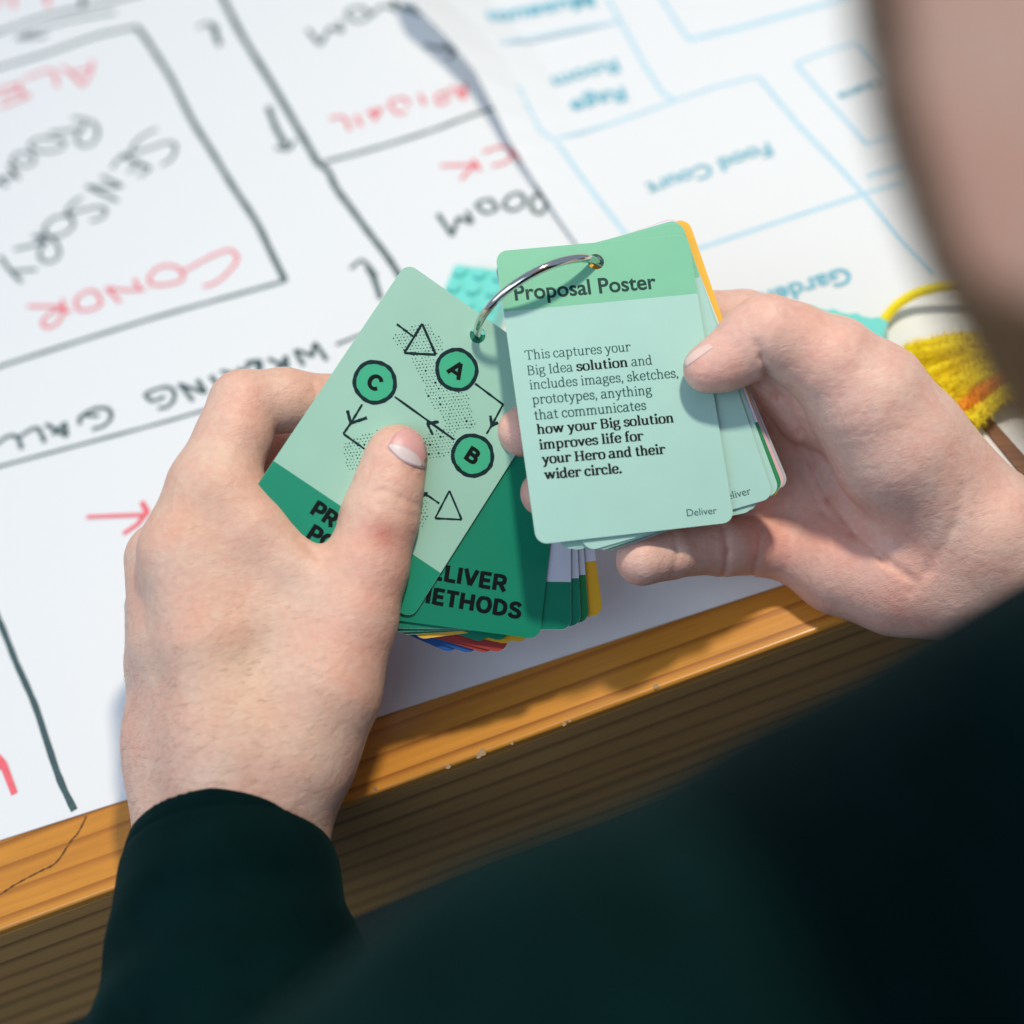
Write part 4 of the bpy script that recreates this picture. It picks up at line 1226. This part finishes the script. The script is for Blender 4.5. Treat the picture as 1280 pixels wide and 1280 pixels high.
def skin_material():
    m = material('skin', (.62, .38, .28), rough=.47, sss=.22, spec=.4)
    N, L, B = nodes(m)
    B.inputs['Subsurface Scale'].default_value = .0035
    at = N.new('ShaderNodeAttribute'); at.attribute_name = 'skin'
    tc = N.new('ShaderNodeTexCoord')
    def noise(s, d=4, dist=0):
        n = N.new('ShaderNodeTexNoise'); n.inputs['Scale'].default_value = s; n.inputs['Detail'].default_value = d; n.inputs['Distortion'].default_value = dist
        L.new(tc.outputs['Object'], n.inputs[0]); return n
    big = noise(55, 3, .4); fine = noise(420, 4)
    mx = N.new('ShaderNodeMix'); mx.data_type = 'RGBA'; mx.blend_type = 'MULTIPLY'; mx.inputs[0].default_value = 1.0
    cr = N.new('ShaderNodeValToRGB'); e = cr.color_ramp.elements
    e[0].position = .32; e[0].color = (1.0, .86, .83, 1); e[1].position = .66; e[1].color = (1.0, 1.03, 1.02, 1)
    L.new(big.outputs[0], cr.inputs[0]); L.new(at.outputs['Color'], mx.inputs[6]); L.new(cr.outputs[0], mx.inputs[7])
    m2 = N.new('ShaderNodeMix'); m2.data_type = 'RGBA'; m2.blend_type = 'MULTIPLY'; m2.inputs[0].default_value = .8
    c2 = N.new('ShaderNodeValToRGB'); e = c2.color_ramp.elements
    e[0].position = .35; e[0].color = (.93, .87, .86, 1); e[1].position = .62; e[1].color = (1, 1, 1, 1)
    L.new(fine.outputs[0], c2.inputs[0]); L.new(mx.outputs[2], m2.inputs[6]); L.new(c2.outputs[0], m2.inputs[7])
    L.new(m2.outputs[2], B.inputs['Base Color'])
    vo = N.new('ShaderNodeTexVoronoi'); vo.inputs['Scale'].default_value = 1500; vo.feature = 'DISTANCE_TO_EDGE'
    L.new(tc.outputs['Object'], vo.inputs[0])
    mid_ = noise(260, 5, .5)
    b1 = N.new('ShaderNodeBump'); b1.inputs['Strength'].default_value = .55; b1.inputs['Distance'].default_value = .0002
    L.new(vo.outputs[0], b1.inputs['Height'])
    b2 = N.new('ShaderNodeBump'); b2.inputs['Strength'].default_value = .45; b2.inputs['Distance'].default_value = .0008
    L.new(mid_.outputs[0], b2.inputs['Height']); L.new(b1.outputs[0], b2.inputs['Normal']); L.new(b2.outputs[0], B.inputs['Normal'])
    prev = b2
    for rot_, st in ((.5, .5), (-.9, .4)):      # fine crossing skin lines
        mp = N.new('ShaderNodeMapping'); mp.inputs['Rotation'].default_value = (.3, .2, rot_); mp.inputs['Scale'].default_value = (260, 1500, 900)
        L.new(tc.outputs['Object'], mp.inputs[0])
        n = N.new('ShaderNodeTexNoise'); n.inputs['Scale'].default_value = 1.0; n.inputs['Detail'].default_value = 2; n.inputs['Distortion'].default_value = .8
        L.new(mp.outputs[0], n.inputs[0])
        b = N.new('ShaderNodeBump'); b.inputs['Strength'].default_value = st; b.inputs['Distance'].default_value = .00025
        L.new(n.outputs[0], b.inputs['Height']); L.new(prev.outputs[0], b.inputs['Normal']); prev = b
    L.new(prev.outputs[0], B.inputs['Normal'])
    # uneven oiliness
    rr = N.new('ShaderNodeMapRange'); rr.inputs[3].default_value = .36; rr.inputs[4].default_value = .60
    L.new(mid_.outputs[0], rr.inputs[0]); L.new(rr.outputs[0], B.inputs['Roughness'])
    return m


M_skin = skin_material()
body = mk('body', c2w(VB), FBd, M_skin, person, True)
# skin tone: warmer finger tips and knuckles, cooler veins on the ball of the thumb
ca = body.data.color_attributes.new('skin', 'FLOAT_COLOR', 'POINT')
base = np.tile(np.array([.75, .50, .385]), (len(VB), 1))
isR = np.zeros(len(VB), bool); isR[o1_:o2_] = True
base[isR] = (.78, .525, .435)
base[o2_:o3_] = (.90, .52, .37)      # flushed cheek
def tint(px, py, d, rad, col, amt, rng_=None):
    c = P(px, py, d); w_ = np.exp(-((VB - c) ** 2).sum(1) / rad ** 2)[:, None] * amt
    base[:] = base * (1 - w_) + np.array(col) * w_
RED = (.78, .36, .30)
for a in ((500, 560, .536, 13), (650, 540, .55, 16), (680, 615, .553, 14), (800, 700, .552, 14), (875, 462, .535, 11), (845, 712, .556, 9)): tint(*a, RED, .42)
for a in ((925, 475, .535, 12), (945, 690, .566, 18), (350, 520, .556, 13), (335, 600, .57, 16), (1040, 690, .56, 20), (1150, 745, .55, 22), (390, 690, .54, 9), (488, 690, .53, 12), (470, 790, .525, 14), (985, 600, .568, 26), (300, 510, .542, 10)): tint(*a, RED, .26)
for a in ((478, 668, .527, 4), (885, 452, .533, 2.0), (905, 455, .532, 2.5)): tint(*a, (.55, .17, .13), .6)
for a in ((1125, 600, .53, 15), (1090, 640, .535, 9), (1150, 640, .535, 9), (1095, 585, .53, 8)): tint(*a, (.56, .45, .42), .12)
for a in ((280, 820, .52, 18), (250, 640, .53, 14), (320, 900, .515, 16)): tint(*a, (.68, .46, .30), .35)
ca.data.foreach_set('color', np.c_[base, np.ones(len(base))].astype(np.float32).reshape(-1))

# finger nails, laid on the skin
bvh = BVHTree.FromPolygons([Vector(p) for p in VB[:o2_].tolist()], [tuple(q) for q in FBd[:len(FL) + len(FR)].tolist()])
M_nail = mottled('nail', (.80, .38, .35), .05, 300, rough=.42, coat=.0, sss=.2)
M_lunula = mottled('nail_base', (.80, .60, .57), .04, 300, rough=.42, coat=.0, sss=.2)


def nail_patch(name, origin, ux, uy, nu, nv_, halfw, l0, l1, mat, lift=.3):
    """a rounded patch in the picture plane draped over the finger"""
    v, f = [], []
    ux = np.array(ux, float); ux /= np.linalg.norm(ux); uy = np.array(uy, float); uy /= np.linalg.norm(uy)
    for j in range(nv_ + 1):
        t = j / nv_
        for i in range(nu + 1):
            s = -1 + 2 * i / nu
            L_ = l0(s) + (l1(s) - l0(s)) * t
            p = np.array(origin) + ux * s * halfw + uy * L_
            d = Vector(((p[0] - 640) / FPX, (p[1] - 640) / FPX, 1.0)).normalized()
            hit, nrm, _, _ = bvh.ray_cast(d * 400.0, d)
            if hit is None:
                v.append(None); continue
            if nrm.dot(d) > 0: nrm = -nrm
            v.append(np.array(hit + nrm * lift))
    last = None
    good = [q is not None for q in v]
    for j in range(nv_):
        for i in range(nu):
            a = j * (nu + 1) + i; q = (a, a + 1, a + nu + 2, a + nu + 1)
            if all(good[k] for k in q): f.append(q)
    v = [q if q is not None else np.zeros(3) for q in v]
    used = sorted({k for q in f for k in q}); mp_ = {k: i for i, k in enumerate(used)}
    v = [v[k] for k in used]; f = [tuple(mp_[k] for k in q) for q in f]
    o = mk(name, c2w(v), f, mat, person, True)
    md = o.modifiers.new('thickness', 'SOLIDIFY'); md.thickness = .00022; md.offset = 0
    return o


arc = lambda s: math.sqrt(max(0, 1 - s * s))
n1_ = nail_patch('fingernail', (506, 575), (.83, .52), (.50, -.86), 14, 12, 27, lambda s: -3 + 6 * s * s, lambda s: 40 * arc(s * .93) ** .7, M_nail, .10)
nail_patch('nail_base', (505, 573), (.83, .52), (.50, -.86), 14, 6, 25, lambda s: -3 + 6 * s * s, lambda s: 13 * arc(s * .97) ** 1.3 + 2 * s * s, M_lunula, .14)
nail_patch('fingernail', (874, 446), (.80, -.58), (-.58, -.80), 12, 6, 21, lambda s: -1.0, lambda s: 10 * arc(s * .9), mottled('thumb_nail', (.80, .56, .50), .05, 300, rough=.4), .08)

# ------------------------------------------------------------------ jumper
def sweater_sdf(X, Y, Zc):
    # left sleeve with an open cuff
    ax_a = P(285, 1062, .533); ax_b = P(285, 1420, .500)
    d = chain(X, Y, Zc, [(283, 1030, .536, 28.5), (286, 1120, .524, 33.5), (298, 1300, .508, 43), (330, 1500, .48, 44)], 4)
    adir = (P(290, 1420, .478) - P(283, 1060, .534)); adir /= np.linalg.norm(adir)
    c0_ = P(283, 1046, .535)
    along = (X - c0_[0]) * adir[0] + (Y - c0_[1]) * adir[1] + (Zc - c0_[2]) * adir[2]
    d = d + .9 * np.exp(-((along - 6.5) / .8) ** 2) + .9 * np.sin(along * .22 + X * .07) * np.clip(along / 30, 0, 1)
    inner_ = d + 2.2
    cuff = np.maximum(-along, d)
    cuff = np.maximum(cuff, -np.maximum(inner_, along - 14))
    return cuff


lo, hi = box_of([(80, 990), (520, 1400)], .45, .585)
V1, F1 = surface_nets(sweater_sdf, lo, hi, 1.1)


def trunk_sdf(X, Y, Zc):
    d = chain(X, Y, Zc, [(1450, 1062, .345, 58), (1120, 1250, .315, 52), (760, 1440, .270, 47), (500, 1640, .26, 46)], 10)
    d = smin(d, chain(X, Y, Zc, [(330, 1420, .495, 43), (420, 1750, .42, 46), (700, 1900, .32, 46)], 10), 10)
    d = smin(d, chain(X, Y, Zc, [(1420, 1150, .345, 55), (1700, 900, .30, 55), (2100, 700, .27, 60)], 10), 12)
    d = smin(d, chain(X, Y, Zc, [(1500, 860, .56, 31), (1750, 1100, .50, 36), (2000, 1200, .40, 45), (2100, 900, .30, 60)], 10), 10)
    d = smin(d, chain(X, Y, Zc, [(1100, 1900, .36, 70), (1700, 1500, .33, 80), (2200, 1000, .30, 70)], 10), 20)
    return d + .6 * np.sin(X * .06 + Y * .09) * np.sin(Zc * .05 + Y * .03)


V2, F2 = surface_nets(trunk_sdf, (-130, -40, 180), (380, 420, 620), 4.0)
M_fab = mottled('dark_green_knit', (.0008, .0095, .0098), .45, 60, bump=.5, bscale=2600, rough=.9)
N_, L_, B_ = nodes(M_fab); B_.inputs['Sheen Weight'].default_value = .03; B_.inputs['Sheen Tint'].default_value = (.3, .8, .8, 1)
B_.inputs['Specular IOR Level'].default_value = .04
mk('jumper', c2w(np.vstack([V1, V2])), np.vstack([F1, F2 + len(V1)]), M_fab, person, True)

# ------------------------------------------------------------------ hair at the cheek and jaw
M_hair = mottled('brown_hair', (.20, .11, .045), .35, 300, rough=.5)
hv_, hf_ = [], []
hr = random.Random(11)
cw = CP
cnt = 0
while cnt < 13000:
    a = hr.uniform(2.0, 4.1); b = hr.uniform(-1.1, .25)
    dirv = np.array([math.cos(a) * math.cos(b), -math.sin(a) * math.cos(b), math.sin(b)])
    p = CP + dirv * np.array([91, 91 * 1.22, 91 * 1.05]) * .995
    # hairline: a strip from the temple down the side of the cheek, widening into the beard at the jaw
    nn_ = dirv / np.array([1, 1.22, 1.05]); nn_ /= np.linalg.norm(nn_)
    g_ = -float(np.dot(nn_, p / np.linalg.norm(p))); jaw = min(1.0, max(0.0, (p[1] + 32) / 20.0))
    if g_ > .26 + .10 * hr.random() + .6 * jaw: continue
    if g_ < -.35: continue
    down = np.array([.25, 1.0, .15]) + np.array([hr.gauss(0, .3) for _ in range(3)])
    down -= dirv * np.dot(down, dirv); down /= np.linalg.norm(down)
    ln = hr.uniform(5, 11); q = p + down * ln + dirv * hr.uniform(.8, 3.2)
    m_ = p + down * ln * .5 + dirv * hr.uniform(.8, 2.4)
    sd = np.cross(down, dirv); sd = sd / np.linalg.norm(sd) * .21
    k = len(hv_); hv_ += [p + sd, p - sd, m_ + sd, m_ - sd, q]; hf_ += [(k, k + 1, k + 3, k + 2), (k + 2, k + 3, k + 4)]
    cnt += 1
hh = mk('hair', c2w(hv_), hf_, M_hair, person)
hh['kind'] = 'stuff'

# fine hairs on the back of the left hand and wrist
M_fine = mottled('fine_hair', (.20, .11, .06), .2, 300, rough=.6)
hv2, hf2 = [], []
Lf = VL[FL].mean(1); vis = []
nrmL = np.cross(VL[FL[:, 1]] - VL[FL[:, 0]], VL[FL[:, 2]] - VL[FL[:, 0]]); nrmL /= np.linalg.norm(nrmL, axis=1)[:, None]
cand = np.where((nrmL[:, 2] < .15) & (Lf[:, 1] > 25) & (Lf[:, 1] < 96) & (Lf[:, 0] < -52))[0]
for k_ in range(1500):
    i = cand[hr.randrange(len(cand))]
    p = Lf[i]; n_ = nrmL[i]
    if hr.random() > .25 + .75 * (p[1] - 25) / 70: continue
    g = np.array([-.9 + hr.gauss(0, .25), .25 + hr.gauss(0, .25), 0]); g -= n_ * np.dot(g, n_); g /= np.linalg.norm(g)
    ln = hr.uniform(2.0, 4.5); sd = np.cross(g, n_) * .028
    b = len(hv2); m_ = p + g * ln * .5 + n_ * .35; q = p + g * ln + n_ * .5
    hv2 += [p + sd, p - sd, m_ + sd * .8, m_ - sd * .8, q]; hf2 += [(b, b + 1, b + 3, b + 2), (b + 2, b + 3, b + 4)]
fh = mk('wrist_hair', c2w(hv2), hf2, M_fine, person)
fh['kind'] = 'stuff'
